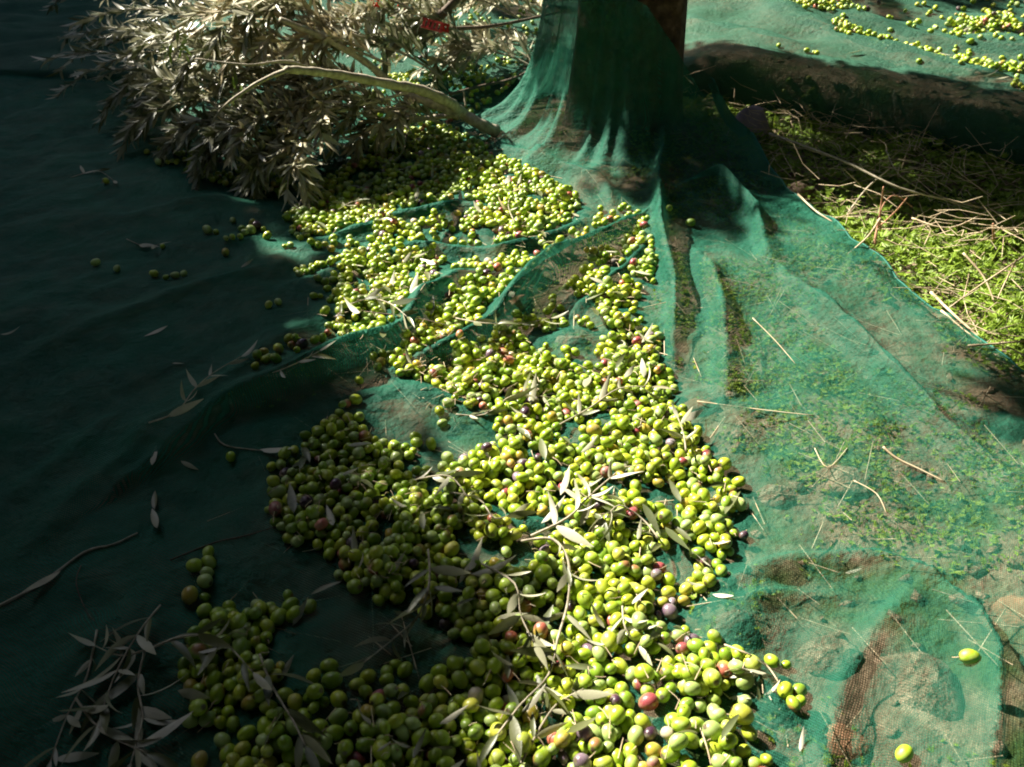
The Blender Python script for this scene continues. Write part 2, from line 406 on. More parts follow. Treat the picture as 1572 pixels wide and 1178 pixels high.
def net_form(x, y):
    T = terrain(x, y)
    rightness = sstep(.15, .45, x - np.interp(y, [.5, 1.5, 2.6], [.28, .22, .18]))       # over the weeds the net floats higher
    z = T + .010 + .030 * rightness + rightness * .022 * fbm(x * 5, y * 5, 21, 2) + .010 * fbm(x * 7, y * 7, 31, 2)
    # small wrinkles running with the pull of the cloth
    th = 0.75; u = x * math.cos(th) + y * math.sin(th); v = -x * math.sin(th) + y * math.cos(th)
    z = z + .012 * (np.abs(fbm(v * 7 + .6 * fbm(x * 2, y * 2, 4), u * 1.6, 41, 2)) - .2) * (1 - rightness * .4)
    z = z + .0025 * fbm(x * 30, y * 22, 61, 2) + .011 * (.22 - np.abs(fbm(x * 8 + 3, y * 8, 63, 3))) + .007 * (.2 - np.abs(fbm(u * 9, v * 19, 65, 2)))
    for P, h, wl, wr in RW:
        d, t, sd_ = polyd(x, y, P)
        wob = 1 + .35 * vnoise(t * 6 + h * 100, t * 0 + 3, 5)
        wd = np.where(sd_ > 0, wl, wr) * wob
        taper = np.sin(PI * np.clip(t, .04, .96)) ** .5
        z = z + h * wob * taper * (.7 / (1 + (d / wd) ** 2) ** 1.5 + .3 * np.exp(-(np.sqrt(d * d + .005 ** 2) - .005) / wd))
    for rx, ry, rr, rh in ROCKS:
        d = np.hypot(x - rx, y - ry); cap = rh + .004 - .9 * np.clip(d - rr * .45, 0, 9) ** 1.15 * 1.2
        z = np.where(d < rr * 2.5, np.logaddexp(z * 220, cap * 220) / 220, z)
    # skirt pulled up round the trunk
    dx = x - TRK[0]; dy = y - TRK[1]; d = np.hypot(dx, dy); th = np.arctan2(dy, dx)
    Ls = np.full(x.shape, .042)
    for a, amp, k in RIB:
        dd = np.angle(np.exp(1j * (th - a))); Ls = Ls + .10 * amp / (1 + (dd * k) ** 2)
    Ls = Ls + .010 * np.sin(th * 23 + 2) + .012 * np.sin(th * 11 + 1) + .006 * np.sin(th * 41)
    q_ = np.clip(d - .222, 0, 9); sk = .62 * np.exp(-q_ / .05) + .46 * np.exp(-q_ / Ls) * (1 + .30 * (.6 - np.abs(np.sin(th * 9.5))) + .16 * (.6 - np.abs(np.sin(th * 17 + 2))))
    return z + sk

NR, NC = 400, 470
yy = np.linspace(.05, 3.72, NR); xl = -3.0
Xn = np.zeros((NR, NC)); Yn = np.zeros((NR, NC)); q = np.linspace(0, 1, NC)
for i, y_ in enumerate(yy):
    xr = np.interp(y_, *XR) + .006 * math.sin(y_ * 9) + .004 * math.sin(y_ * 23)
    Xn[i] = xl + (xr - xl) * q ** .85; Yn[i] = y_ + sstep(3.3, 3.72, y_) * (2.2 + .10 * np.sin(Xn[i] * 2.3 + 1) + .05 * np.sin(Xn[i] * 6)) * sstep(.1, -.3, Xn[i])
Zn = net_form(Xn, Yn)
dn = np.hypot(Xn - TRK[0], Yn - TRK[1])
zcut = np.where(dn < .5, np.interp(Xn, [.10, .30, .42, .52, .62], [.95, .56, .50, .38, .24]), 9); Zc = Zn > zcut; Zn = np.minimum(Zn, zcut)
xr_ = Xn[:, -1:]; edge = sstep(.10, .0, xr_ - Xn) * .9 * sstep(3.0, 2.6, Yn) * sstep(1.7, 2.3, Yn)
dens = edge + sstep(.012, .0, xr_ - Xn) * .8 + .35 * sstep(.75, .35, dn)
d14, t14, s14 = polyd(Xn, Yn, RW[15][0]); dens += .40 * sstep(.04, .01, d14) * np.sin(PI * np.clip(t14, 0, 1)) ** .5
d15, t15, s15 = polyd(Xn, Yn, RW[14][0]); dens += .45 * sstep(.02, .0, d15)
# crests are seen through gathered, doubled cloth
for j in (0, 1, 2, 3, 7, 8, 10, 13):
    dj, tj, _s = polyd(Xn, Yn, RW[j][0]); dens += .28 * sstep(.04, .0, dj)
dens += .55 * sstep(.1, -.5, Xn - (2.2 - Yn) * -.1)
dens -= .24 * sstep(.3, .6, Xn) * sstep(1.7, 1.1, Yn)
fc = grid_faces(NR, NC); cen = dn.ravel()[fc].min(1); fc = fc[(cen > .17) & ~Zc.ravel()[fc].all(1)]
mn = ob('harvest_net', mesh_np('harvest_net', np.stack([Xn.ravel(), Yn.ravel(), Zn.ravel()], 1), fc, M['net'], attrs={'dense': dens.ravel()}))
tag(mn, 'green mesh harvest net spread under the olives and tied up round the trunk', 'net')
E = [(Xn[i, -1], Yn[i, -1], Zn[i, -1]) for i in range(0, NR, 1) if yy[i] < 3.0]
Vh = []; 
for (a, b, c) in E: Vh += [(a - .004, b, c + .002), (a + .001, b, c + .002), (a + .0015, b, c - .002), (a - .004, b, c + .001)]
Vh = np.array(Vh); Qh = []
for i in range(len(E) - 1):
    for k in range(4): Qh.append((i * 4 + k, i * 4 + (k + 1) % 4, i * 4 + 4 + (k + 1) % 4, i * 4 + 4 + k))
ob('hem', mesh_np('hem', Vh, np.array(Qh), M['hem']), mn)
def netz(x, y):
    """Height of the main net by bilinear lookup."""
    fi = (y - yy[0]) / (yy[1] - yy[0]); i = int(min(max(fi, 0), NR - 2)); f = min(max(fi - i, 0), 1)
    xr = Xn[i, -1]; t = (x - xl) / (xr - xl); t = min(max(t, 0), .99999) ** (1 / .85) * (NC - 1); j = int(t); g = t - j
    a = Zn[i, j] * (1 - g) + Zn[i, j + 1] * g; b = Zn[i + 1, j] * (1 - g) + Zn[i + 1, j + 1] * g
    return a * (1 - f) + b * f

# ------------------------------------------------------------------ back net: flat behind, rolled over a low bank on the right
us = np.concatenate([np.arange(-4.5, -.2, .05), np.arange(-.2, 4.6, .014)])
prof = [(-.018, .010), (-.028, .035), (-.036, .06), (-.038, .09), (-.034, .12), (-.030, .15), (-.022, .178), (-.010, .197), (.008, .206), (.04, .209), (.075, .208)]
sb = np.concatenate([[0] * 0, .11 + .035 * np.arange(0, 110) ** 1.0])
rows = []
kb = kbank(us) * .97 + .12; hy_u = np.interp(us, hx, hy)
for j, (s_, z_) in enumerate(prof):
    wv = .035 * fbm(us * 3.1 + 5, us * 0 + j * .22, 71, 3) * (z_ / .2)
    sag = 1 + .18 * np.sin(us * 2.3 + 1)
    rows.append(np.stack([us, hy_u + s_ * 1.3 + wv, terrain(us, hy_u - .08) * .5 + z_ * kb * (1 + .1 * vnoise(us * 4, us * 0, 9)) + .012 * fbm(us * 12, us * 0 + j * .5, 73, 2) - .035 * sstep(.1, -.2, us)], 1))
for s_ in sb:
    yv = hy_u + s_
    t0 = terrain(us, yv) + .032
    folds = .09 * np.abs(fbm(us * .8 + s_ * .5, (s_ - us * .22) * 3.2 + us * 0, 77, 3)) + .02 * fbm(us * 5, yv * 6, 79, 2)
    ez = sstep(.1, .5, np.array(s_))
    zz = (prof[-1][1] * kb + terrain(us, hy_u - .08) * .5 + .006) * (1 - ez) + (t0 + folds) * ez
    zz = np.maximum(zz, t0 - .004)
    # long ridge seen from the trunk to the far right
    rows.append(np.stack([us, yv, zz], 1))
RB = np.stack(rows); nb_r, nb_c = RB.shape[:2]
RL = [([G(1100, 0, .2)[:2], G(1180, 38, .2)[:2], G(1300, 85, .2)[:2], G(1430, 122, .2)[:2], G(1572, 160, .2)[:2]], .06, .08), ([G(1050, 45, .2)[:2], G(1150, 72, .2)[:2], G(1240, 100, .2)[:2]], .035, .06), ([G(1250, 20, .25)[:2], G(1400, 55, .25)[:2], G(1572, 75, .25)[:2]], .05, .09)]
for P, h, wd in RL:
    d, t, _s = polyd(RB[:, :, 0], RB[:, :, 1], P); RB[:, :, 2] += h / (1 + (d / wd) ** 2) ** 1.5 * sstep(.05, .3, RB[:, :, 1] - hy_u[None, :])
denb = np.zeros((nb_r, nb_c)); denb[:len(prof)] = .8; denb[0] = 1.2
bn = ob('harvest_net', mesh_np('harvest_net', RB.reshape(-1, 3), grid_faces(nb_r, nb_c), M['net_back'], attrs={'dense': denb.ravel()}))
tag(bn, 'second green net behind the trunk, its front edge rolled over a low bank', 'net')
bnx = us; bny0 = hy_u
def backz(x, y):
    j = int(min(max(np.searchsorted(us, x) - 1, 0), nb_c - 2)); col = RB[:, j]
    return float(np.interp(y, col[len(prof) - 1:, 1], col[len(prof) - 1:, 2])) if y > col[len(prof) - 1, 1] else float(terrain(np.array(x), np.array(y)))

# ------------------------------------------------------------------ leaves
def leaf_template(nst=7, width=.19, curve=.12, fold=.25, twist=0.0):
    V = []
    for i in range(nst):
        t = i / (nst - 1); ww = width * .5 * (math.sin(PI * min(1, t * .97 + .03) ** .82) ** .9) if 0 < i < nst - 1 else .006
        z = -curve * (t - .1) ** 2 + .0; tw = twist * t
        for s in (-1, 0, 1):
            yv = s * ww * math.cos(tw); zv = z + abs(s) * ww * fold + s * ww * math.sin(tw)
            V.append((t, yv, zv))
    return np.array(V), grid_faces(nst, 3)
LT = [leaf_template(7, .20, .10, .3), leaf_template(7, .17, .28, .35, .5), leaf_template(7, .23, -.16, .2, -.4), leaf_template(7, .19, .4, .45, .2), leaf_template(7, .21, .05, .15, .9)]
LTS = [leaf_template(4, .20, .15, .35), leaf_template(4, .18, .35, .3, .5), leaf_template(4, .22, -.2, .2, -.5)]
# near-bottom leaves wind so that the upper face has its normal up
def fix(T): return (T[0], T[1][:, ::-1])
if True:
    a = LT[0][0]; f = LT[0][1][0]; nz = np.cross(a[f[1]] - a[f[0]], a[f[3]] - a[f[0]])[2]
    if nz < 0: LT = [fix(t) for t in LT]; LTS = [fix(t) for t in LTS]
LM = {k: [mesh_np('leaf', v, f, M[k]) for v, f in LT] for k in ('leaf', 'leafdrylit', 'leaffresh')}

def frame(d, up, roll=0.0):
    """Rotation whose x axis is d and z axis near up."""
    d = d.normalized(); y = up.cross(d)
    if y.length < 1e-4: y = Vector((0, 1, 0)).cross(d)
    y.normalize(); z = d.cross(y)
    m = Matrix((d, y, z)).transposed()
    return m @ Matrix.Rotation(roll, 3, 'X')
def mat4(R, loc, s): return Matrix.Translation(loc) @ (R.to_4x4()) @ Matrix.Scale(s, 4)

def leafy(name, label, cat, path, r0, r1, leaves, mat='twig', group=None, side=None, leafkind='leaf', max_obj=999, extra=(), sides=6):
    """A cut twig or bough: stem plus leaf parts. leaves: list of (pos, dir, roll, length, kind)."""
    P = smooth_path(path, 4); root = Vector(path[0])
    e = bpy.data.objects.new(name, None); COL.objects.link(e); e.location = root; e.empty_display_size = .02
    tag(e, label, cat, group)
    mb = MB(); n = len(P)
    v, q_, t_ = tube([p - root for p in P], [r0 + (r1 - r0) * i / (n - 1) for i in range(n)], sides, .25, 3); mb.add(v, q_, t_)
    ob('stem', mb.mesh('stem', M[mat]), e)
    for (pp, ra, rb) in extra:
        m2 = MB(); pp = smooth_path(pp, 3); k = len(pp)
        v, q_, t_ = tube([p - root for p in pp], [ra + (rb - ra) * i / (k - 1) for i in range(k)], 5, .2, 5); m2.add(v, q_, t_)
        ob('side_twig', m2.mesh('side_twig', M[mat]), e)
    rest = MB()
    for i, (p, d, roll, ln, kd) in enumerate(leaves):
        R = frame(d, Vector((0, 0, 1)), roll)
        if i < max_obj:
            o = ob('leaf', LM[kd][rnd.randrange(5)], e); o.matrix_local = mat4(R, p - root, ln)
        else:
            V_, F_ = LTS[rnd.randrange(3)]; Rn = np.array(R) * ln
            rest.add(V_ @ Rn.T + np.array(p - root), F_)
    if rest.n:
        o = ob('foliage', rest.mesh('foliage', M[leafkind]), e); o['kind'] = 'stuff'
    return e

# ------------------------------------------------------------------ olives
HEAPS = [  # photo polygon, olives per square metre of net
    ([(690, 600), (760, 560), (860, 575), (940, 545), (1010, 545), (1030, 600), (1065, 690), (1125, 745), (1148, 820), (1120, 862), (1095, 905), (1100, 970), (1180, 1045), (1240, 1110), (1215, 1150), (1190, 1300), (330, 1300), (300, 1130), (290, 1010), (320, 940), (400, 955), (455, 935), (475, 950), (430, 1010), (470, 1060), (560, 1060), (700, 1050), (740, 1010), (700, 960), (620, 935), (550, 900), (545, 860), (600, 850), (640, 790), (650, 720), (740, 700), (770, 650), (700, 640)], 2900),
    ([(425, 720), (480, 670), (540, 625), (590, 690), (640, 740), (650, 800), (640, 880), (590, 905), (545, 880), (510, 850), (450, 845), (418, 800)], 3100),
    ([(550, 590), (620, 545), (635, 500), (680, 450), (800, 398), (820, 418), (760, 475), (700, 510), (660, 560), (650, 612)], 2100),
    ([(700, 560), (720, 530), (800, 515), (850, 545), (900, 550), (860, 600), (690, 620)], 2000),
    ([(690, 470), (760, 455), (770, 490), (860, 500), (850, 515), (700, 500)], 1000),
    ([(895, 410), (930, 385), (1000, 375), (1000, 440), (955, 470), (1005, 530), (1015, 600), (930, 580), (930, 500), (890, 450)], 1900),
    ([(510, 525), (500, 480), (530, 445), (500, 430), (545, 395), (680, 388), (675, 430), (640, 460), (610, 490), (570, 520), (535, 532)], 2100),
    ([(440, 432), (460, 412), (540, 405), (520, 440)], 1100),
    ([(720, 355), (735, 290), (760, 250), (800, 262), (830, 292), (893, 322), (885, 345), (850, 360), (835, 385), (775, 388), (735, 375)], 2500),
    ([(440, 335), (480, 285), (560, 240), (590, 200), (700, 205), (760, 250), (745, 300), (700, 315), (610, 332), (560, 350), (500, 370), (450, 358)], 2300),
    ([(565, 382), (575, 352), (650, 342), (640, 372), (590, 386)], 1900),
    ([(600, 700), (610, 675), (670, 668), (680, 690), (650, 710)], 1500),
    ([(225, 245), (300, 245), (420, 270), (450, 300), (380, 305), (300, 275), (240, 265)], 1100),
    ([(370, 590), (400, 560), (490, 510), (505, 530), (470, 560), (400, 592)], 1100),
    ([(560, 150), (700, 120), (830, 60), (850, 90), (740, 180), (700, 205), (590, 195)], 700),
    ([(290, 885), (320, 860), (330, 935), (290, 960)], 900),
    ([(450, 330), (760, 250), (900, 330), (1000, 340), (1010, 540), (900, 560), (560, 590), (520, 500), (450, 420)], 420),
    ([(640, 540), (690, 500), (720, 560), (690, 640), (640, 610)], 900),
    ([(330, 385), (400, 345), (410, 365), (350, 392)], 800),
]
SINGLES = [(147, 408), (180, 418), (237, 427), (250, 433), (262, 428), (272, 425), (258, 377), (318, 356), (331, 358), (365, 337), (395, 342), (405, 365), (345, 386), (363, 690), (487, 943), (1495, 1040), (1053, 358), (1016, 352), (964, 380), (678, 342), (680, 345), (410, 478), (425, 476), (495, 462), (485, 458), (830, 415), (322, 852), (303, 873), (312, 888), (300, 915), (556, 400), (540, 376), (1408, 1168), (895, 378), (990, 388), (940, 395), (165, 120 + 170), (950, 500), (840, 510), (870, 505), (460, 560), (437, 570), (905, 395)]
PAL = [(.29, .41, .022), (.40, .47, .03), (.33, .43, .13), (.19, .31, .022), (.47, .47, .06), (.40, .30, .04), (.30, .06, .07), (.055, .022, .045), (.21, .15, .19), (.42, .12, .08), (.50, .42, .28)]
PNAME = ['bright green', 'yellow-green', 'pale green', 'deep green', 'yellow', 'brown-blotched', 'wine-red', 'blackish plum', 'grey-purple', 'orange-red', 'pale peach']
PW = [.36, .25, .15, .13, .03, .03, .015, .012, .008, .01, .005]
def inpoly(px, py, P):
    c = False; j = len(P) - 1
    for i in range(len(P)):
        xi, yi = P[i]; xj, yj = P[j]
        if (yi > py) != (yj > py) and px < (xj - xi) * (py - yi) / (yj - yi) + xi: c = not c
        j = i
    return c
OL = []            # x, y, z, r, rz, tilt, elong, colour index
CELL = .03; HG = {}
def near(x, y):
    i, j = int(math.floor(x / CELL)), int(math.floor(y / CELL))
    for a in (-1, 0, 1):
        for b in (-1, 0, 1):
            c = HG.get((i + a, j + b))
            if c: yield from c
def rest_z(x, y, r, gz):
    z = gz(x, y) + r * .93
    for k in near(x, y):
        o = OL[k]; d2 = (x - o[0]) ** 2 + (y - o[1]) ** 2; R = (r + o[3]) * .94
        if d2 < R * R:
            t = o[2] + math.sqrt(R * R - d2)
            if t > z: z = t
    return z
def drop(x, y, ci=None, roll=9, gz=netz):
    far = y > 1.9
    r = rnd.gauss(.0096, .0014); r = min(max(r, .0068), .0135)
    z = rest_z(x, y, r, gz)
    for it in range(roll):
        st = .0055; a0 = rnd.random() * 6.28; best = None
        for k in range(5):
            a = a0 + k * 1.2566; nx, ny = x + st * math.cos(a), y + st * math.sin(a); nz = rest_z(nx, ny, r, gz)
            if nz < z - .0006 and (best is None or nz < best[2]): best = (nx, ny, nz)
        if best is None: break
        x, y, z = best
    if ci is None: ci = rnd.choices(range(len(PAL)), PW)[0]
    k = len(OL); OL.append([x, y, z, r, rnd.random() * 6.28, rnd.gauss(1.35, .3), 1.12 + rnd.random() * .18, ci])
    HG.setdefault((int(math.floor(x / CELL)), int(math.floor(y / CELL))), []).append(k); return k
for P, dn_ in HEAPS:
    W = [G(a, b)[:2] for a, b in P]
    A = abs(sum(W[i][0] * W[i - 1][1] - W[i - 1][0] * W[i][1] for i in range(len(W)))) / 2
    x0, x1 = min(p[0] for p in W), max(p[0] for p in W); y0, y1 = min(p[1] for p in W), max(p[1] for p in W)
    cnt = int(A * dn_); c = 0; tries = 0
    while c < cnt and tries < cnt * 12:
        tries += 1; x, y = rnd.uniform(x0, x1), rnd.uniform(y0, y1)
        if not inpoly(x, y, W): continue
        if y < .52 and dn_ > 2000: continue
        if vnoise(np.array(x * 14), np.array(y * 14), 91) < -.30: continue
        drop(x, y); c += 1
for a, b in SINGLES:
    x, y, _ = G(a, b - 4, .02); drop(x, y, None, 3)
# olives on the back net
for P, cnt in [([(1120, 0), (1180, 0), (1290, 30), (1310, 45), (1230, 38), (1150, 20)], 150), ([(1270, 66), (1330, 72), (1430, 100), (1450, 118), (1380, 100), (1290, 85)], 130), ([(1440, 58), (1540, 60), (1570, 75), (1460, 70)], 110), ([(1390, 12), (1460, 14), (1470, 26), (1400, 24)], 50), ([(1440, 108), (1572, 118), (1560, 128), (1460, 122)], 60), ([(1190, 30), (1260, 40), (1330, 52), (1250, 50)], 50), ([(1540, 150), (1572, 160), (1572, 180), (1550, 172)], 30), ([(1110, 5), (1572, 10), (1572, 150), (1400, 120)], 230), ([(1180, 92), (1250, 100), (1290, 115), (1240, 112)], 26), ([(530, 15), (840, 0), (830, 60), (700, 100), (560, 110)], 170)]:
    W = [G(a, b, .2 if a > 1000 else .05)[:2] for a, b in P]; x0, x1 = min(p[0] for p in W), max(p[0] for p in W); y0, y1 = min(p[1] for p in W), max(p[1] for p in W); c = 0; tries = 0
    while c < cnt and tries < 4000:
        tries += 1; x, y = rnd.uniform(x0, x1), rnd.uniform(y0, y1)
        if inpoly(x, y, W): drop(x, y, None, 2, backz); c += 1

OA = np.array([[o[0], o[1], o[2], o[3]] for o in OL])
OPX, OPY, OPD = proj(OA[:, 0], OA[:, 1], OA[:, 2]); OPR = F * OA[:, 3] / OPD
idb = np.full((1178, 1572), -1, dtype=np.int32); zb = np.full((1178, 1572), 1e9, dtype=np.float32)
for k in np.argsort(OPD):
    cx, cy, rr = OPX[k], OPY[k], OPR[k]
    a0, a1 = int(max(0, cx - rr)), int(min(1571, cx + rr)); b0, b1 = int(max(0, cy - rr)), int(min(1177, cy + rr))
    if a0 > a1 or b0 > b1: continue
    yg, xg = np.mgrid[b0:b1 + 1, a0:a1 + 1]; ins = (xg - cx) ** 2 + (yg - cy) ** 2 < rr * rr
    dz = OPD[k] - OA[k, 3] * np.sqrt(np.clip(1 - ((xg - cx) ** 2 + (yg - cy) ** 2) / rr ** 2, 0, 1))
    m = ins & (dz < zb[b0:b1 + 1, a0:a1 + 1]); zb[b0:b1 + 1, a0:a1 + 1][m] = dz[m]; idb[b0:b1 + 1, a0:a1 + 1][m] = k
vis = np.bincount(idb[idb >= 0], minlength=len(OL))
# the coloured olives one notices, each where the photo has it
MARKS = [((865, 1033), 6, 'split rose-red olive'), ((998, 1068), 6, 'glossy maroon olive'), ((1025, 941), 8, 'grey-purple olive by the net edge'), ((1080, 868), 7, 'blue-black olive by the net edge'),
    ((1138, 832), 7, 'lone plum olive at the heap corner'), ((893, 1118), 8, 'dusky purple olive under the twig'), ((905, 1170), 8, 'mauve olive on the bottom edge'), ((1110, 1035), 9, 'red-flushed olive facing the net'),
    ((735, 910), 9, 'orange-red olive by the dark twig'), ((528, 870), 9, 'russet olive in the shade'), ((545, 838), 7, 'dark plum olive in the shade'), ((520, 752), 7, 'dark olive amid the shaded cluster'),
    ((428, 785), 6, 'crimson olive edging the shaded cluster'), ((978, 664), 6, 'rose-pink olive'), ((1022, 676), 8, 'violet olive'), ((925, 730), 6, 'claret olive behind the white leaves'), ((875, 757), 6, 'ruby olive among the white leaves'),
    ((753, 687), 7, 'black olive above the bare net patch'), ((1052, 718), 6, 'cherry-red olive near the right edge'), ((540, 1160), 6, 'dark red olive at the bottom shade'), ((380, 1090), 5, 'brown olive beside the lower-left leaves'),
    ((1020, 1132), 10, 'peach-coloured olive'), ((1008, 1172), 6, 'small red olive on the bottom edge'), ((640, 865), 7, 'black olive near the dark twig'), ((1105, 770), 5, 'shrivelled brown olive'), ((668, 578), 6, 'single red olive beside the round stone'),
    ((930, 558), 6, 'red olive above the pale leaves'), ((970, 525), 6, 'red olive on the upper drift'), ((780, 638), 9, 'reddish olive beside the grey leaves'), ((733, 623), 9, 'half-red olive'), ((820, 665), 9, 'pink-cheeked olive'),
    ((945, 852), 4, 'large peachy yellow olive'), ((1012, 875), 6, 'small pink olive'), ((760, 1140), 4, 'bright yellow olive'), ((460, 1075), 4, 'yellowish shaded olive'), ((1150, 1110), 4, 'golden olive near the net'), ((620, 1120), 2, 'blue-green olive'), ((300, 915), 5, 'rusty brown olive'), ((700, 830), 4, 'golden olive mid-heap')]
used = {}; marks = []
for (mx_, my_), ci, ph in MARKS:
    s = vis / (8 + np.hypot(OPX - mx_, OPY - my_)) ** 2
    for k in np.argsort(-s):
        if int(k) not in used: break
    used[int(k)] = ph; OL[k][7] = ci; marks.append((OPX[k], OPY[k], ph))
near_order = [int(k) for k in np.argsort(-(vis * 1.0)) if vis[k] > 60]
pick = set(near_order[:300 - len(used)]) | {k for k in used if vis[k] > 40}
print('olives', len(OL), 'picked', len(pick), 'smallest', vis[near_order[min(299, len(near_order) - 1)]])

def olive_shape(nl, ns, seed=0):
    V = [(0, 0, -1.0)]
    for i in range(1, nl):
        a = PI * i / nl; z = -math.cos(a); r = math.sin(a) * (1 + .05 * z)
        for k in range(ns):
            b = 2 * PI * k / ns; V.append((r * math.cos(b) * (1 + .025 * math.sin(2 * b + seed)), r * math.sin(b) * (1 + .025 * math.cos(3 * b + seed)), z))
    V.append((0, 0, .965)); V = np.array(V)
    ring = abs(V[:, 2] - V[-ns - 1:-1, 2].mean()) < 1e-3
    T = [(0, 1 + (k + 1) % ns, 1 + k) for k in range(ns)]; e = 1 + (nl - 2) * ns
    T += [(e + k, e + (k + 1) % ns, len(V) - 1) for k in range(ns)]
    Q = [(1 + i * ns + k, 1 + i * ns + (k + 1) % ns, 1 + (i + 1) * ns + (k + 1) % ns, 1 + (i + 1) * ns + k) for i in range(nl - 2) for k in range(ns)]
    return V, np.array(Q), np.array(T)
def olive_cols(V, ci, seed):
    r = random.Random(seed); c = np.array(PAL[ci]); out = np.tile(c, (len(V), 1)) * (1 + .25 * (r.random() - .5))
    d = np.array([r.uniform(-1, 1), r.uniform(-1, 1), r.uniform(-1, 1)]); d /= np.linalg.norm(d); t = V @ d
    other = {6: (.20, .30, .05), 9: (.42, .40, .04), 5: (.33, .38, .04), 8: (.10, .05, .09), 7: (.11, .03, .05), 4: (.36, .44, .03), 2: (.24, .36, .06)}.get(ci, (c * np.array([.8, .9, 1])))
    if ci not in (0, 1, 3) or r.random() < .3:
        m = sstep(.15, .95, t)[:, None] * .8; out = out * (1 - m) + np.array(other) * m
    if ci in (0, 1, 2, 3) and r.random() < .12:                 # a blush or a bruise
        m = sstep(.55, .9, t)[:, None] * .8; out = out * (1 - m) + np.array(r.choice([(.35, .12, .07), (.22, .14, .04), (.45, .44, .10)])) * m
    m = sstep(.93, .99, V[:, 2] * 1.02)[:, None]; out = out * (1 - m) + np.array((.09, .06, .03)) * m
    return out
OVH = [olive_shape(14, 20, s) for s in range(3)]; OVM = olive_shape(9, 12); OVL = olive_shape(6, 8)
def olive_rot(o): return Matrix.Rotation(o[4], 3, 'Z') @ Matrix.Rotation(o[5], 3, 'Y')
VAR = {}
for ci in range(len(PAL)):
    VAR[ci] = []
    for s in range(4 if ci < 4 else 2):
        V_, Q_, T_ = OVH[s % 3]; e = 1.12 + .06 * s
        VAR[ci].append(mesh_np('olive', V_ * np.array([.965, .965, e]), [Q_, T_], M['olive'], True, olive_cols(V_, ci, ci * 10 + s)))
STK = []
for i in range(3):
    v, a_, b_ = tube([(0, 0, 1.05), (.1, .15 * i, 1.5), (.35, .3 * i - .2, 2.0 + .3 * i)], [.11, .07, .06], 6); STK.append(mesh_np('stalk', v, [a_, b_], M['straw']))
mass = MB(); cnt_dir = {}
DIRS = ['right of', 'above and right of', 'above', 'above and left of', 'left of', 'below and left of', 'below', 'below and right of']
ORD = ['nearest', 'second', 'third', 'fourth', 'fifth', 'sixth', 'seventh', 'eighth', 'ninth', 'tenth', 'eleventh', 'twelfth', 'thirteenth', 'fourteenth', 'fifteenth', 'sixteenth', 'seventeenth', 'eighteenth', 'nineteenth', 'twentieth', 'outermost', 'last', 'very last', 'final']
def place_label(items, noun):
    """items: {key: (px, py, adjective)} -> labels by direction and rank from the nearest landmark."""
    b = {}
    for k, (x, y, adj) in items.items():
        i = min(range(len(marks)), key=lambda q_: math.hypot(marks[q_][0] - x, marks[q_][1] - y))
        a = int(round(math.atan2(-(y - marks[i][1]), x - marks[i][0]) / (PI / 4))) % 8
        b.setdefault((i, a, adj), []).append((math.hypot(marks[i][0] - x, marks[i][1] - y), k))
    out = {}
    for (i, a, adj), l in b.items():
        l.sort()
        for n, (_d, k) in enumerate(l):
            o = '' if len(l) == 1 else (ORD[min(n, 23)] + ' ' if n else 'nearest ')
            out[k] = f'{o}{adj} {noun} {DIRS[a]} the {marks[i][2]}'
    return out
items = {k: (OPX[k], OPY[k], PNAME[OL[k][7]]) for k in pick if k not in used}
olab = place_label(items, 'olive')
for k, o in enumerate(OL):
    R = olive_rot(o); r = o[3]
    if k in pick:
        m_ = VAR[o[7]][rnd.randrange(len(VAR[o[7]]))]
        q_ = ob('olive', m_); q_.matrix_world = mat4(R, Vector(o[:3]), r)
        lb = used[k] if k in used else olab[k]
        if k in used and len(lb.split()) < 4: lb += ' in the sunlit heap'
        tag(q_, lb, 'olive', 'olives heaped on the green net')
        if k % 9 == 0: ob('stalk', STK[k % 3], q_)
    else:
        big = OPR[k] > 7; V_, Q_, T_ = OVM if big else OVL
        mass.add((V_ * np.array([.965, .965, o[6]]) * r) @ np.array(R).T + np.array(o[:3]), Q_, T_, olive_cols(V_, o[7], k))
q_ = ob('olives', mass.mesh('olives', M['olive'])); tag(q_, 'the remaining green olives drifted over the nets', 'olives', 'olives heaped on the green net', 'stuff')

def surf(x, y, rad=.012, back=False):
    z = backz(x, y) if back else netz(x, y)
    for k in near(x, y):
        o = OL[k]; d = math.hypot(x - o[0], y - o[1])
        if d < o[3] + rad: z = max(z, o[2] + o[3] * math.sqrt(max(0, 1 - (max(0, d - rad) / o[3]) ** 2)))
    return z
def P3(px, py, dz=.004, z0=.02):
    """Point lying on the olives or net at a photo pixel."""
    z = z0
    for _ in range(4):
        x, y, _z = G(px, py, z); z = surf(x, y, .008) if y < 3.7 else backz(x, y)
    x, y, _z = G(px, py, z); return Vector((x, y, z + dz))
def PZ(px, py, z): return Vector(G(px, py, z))

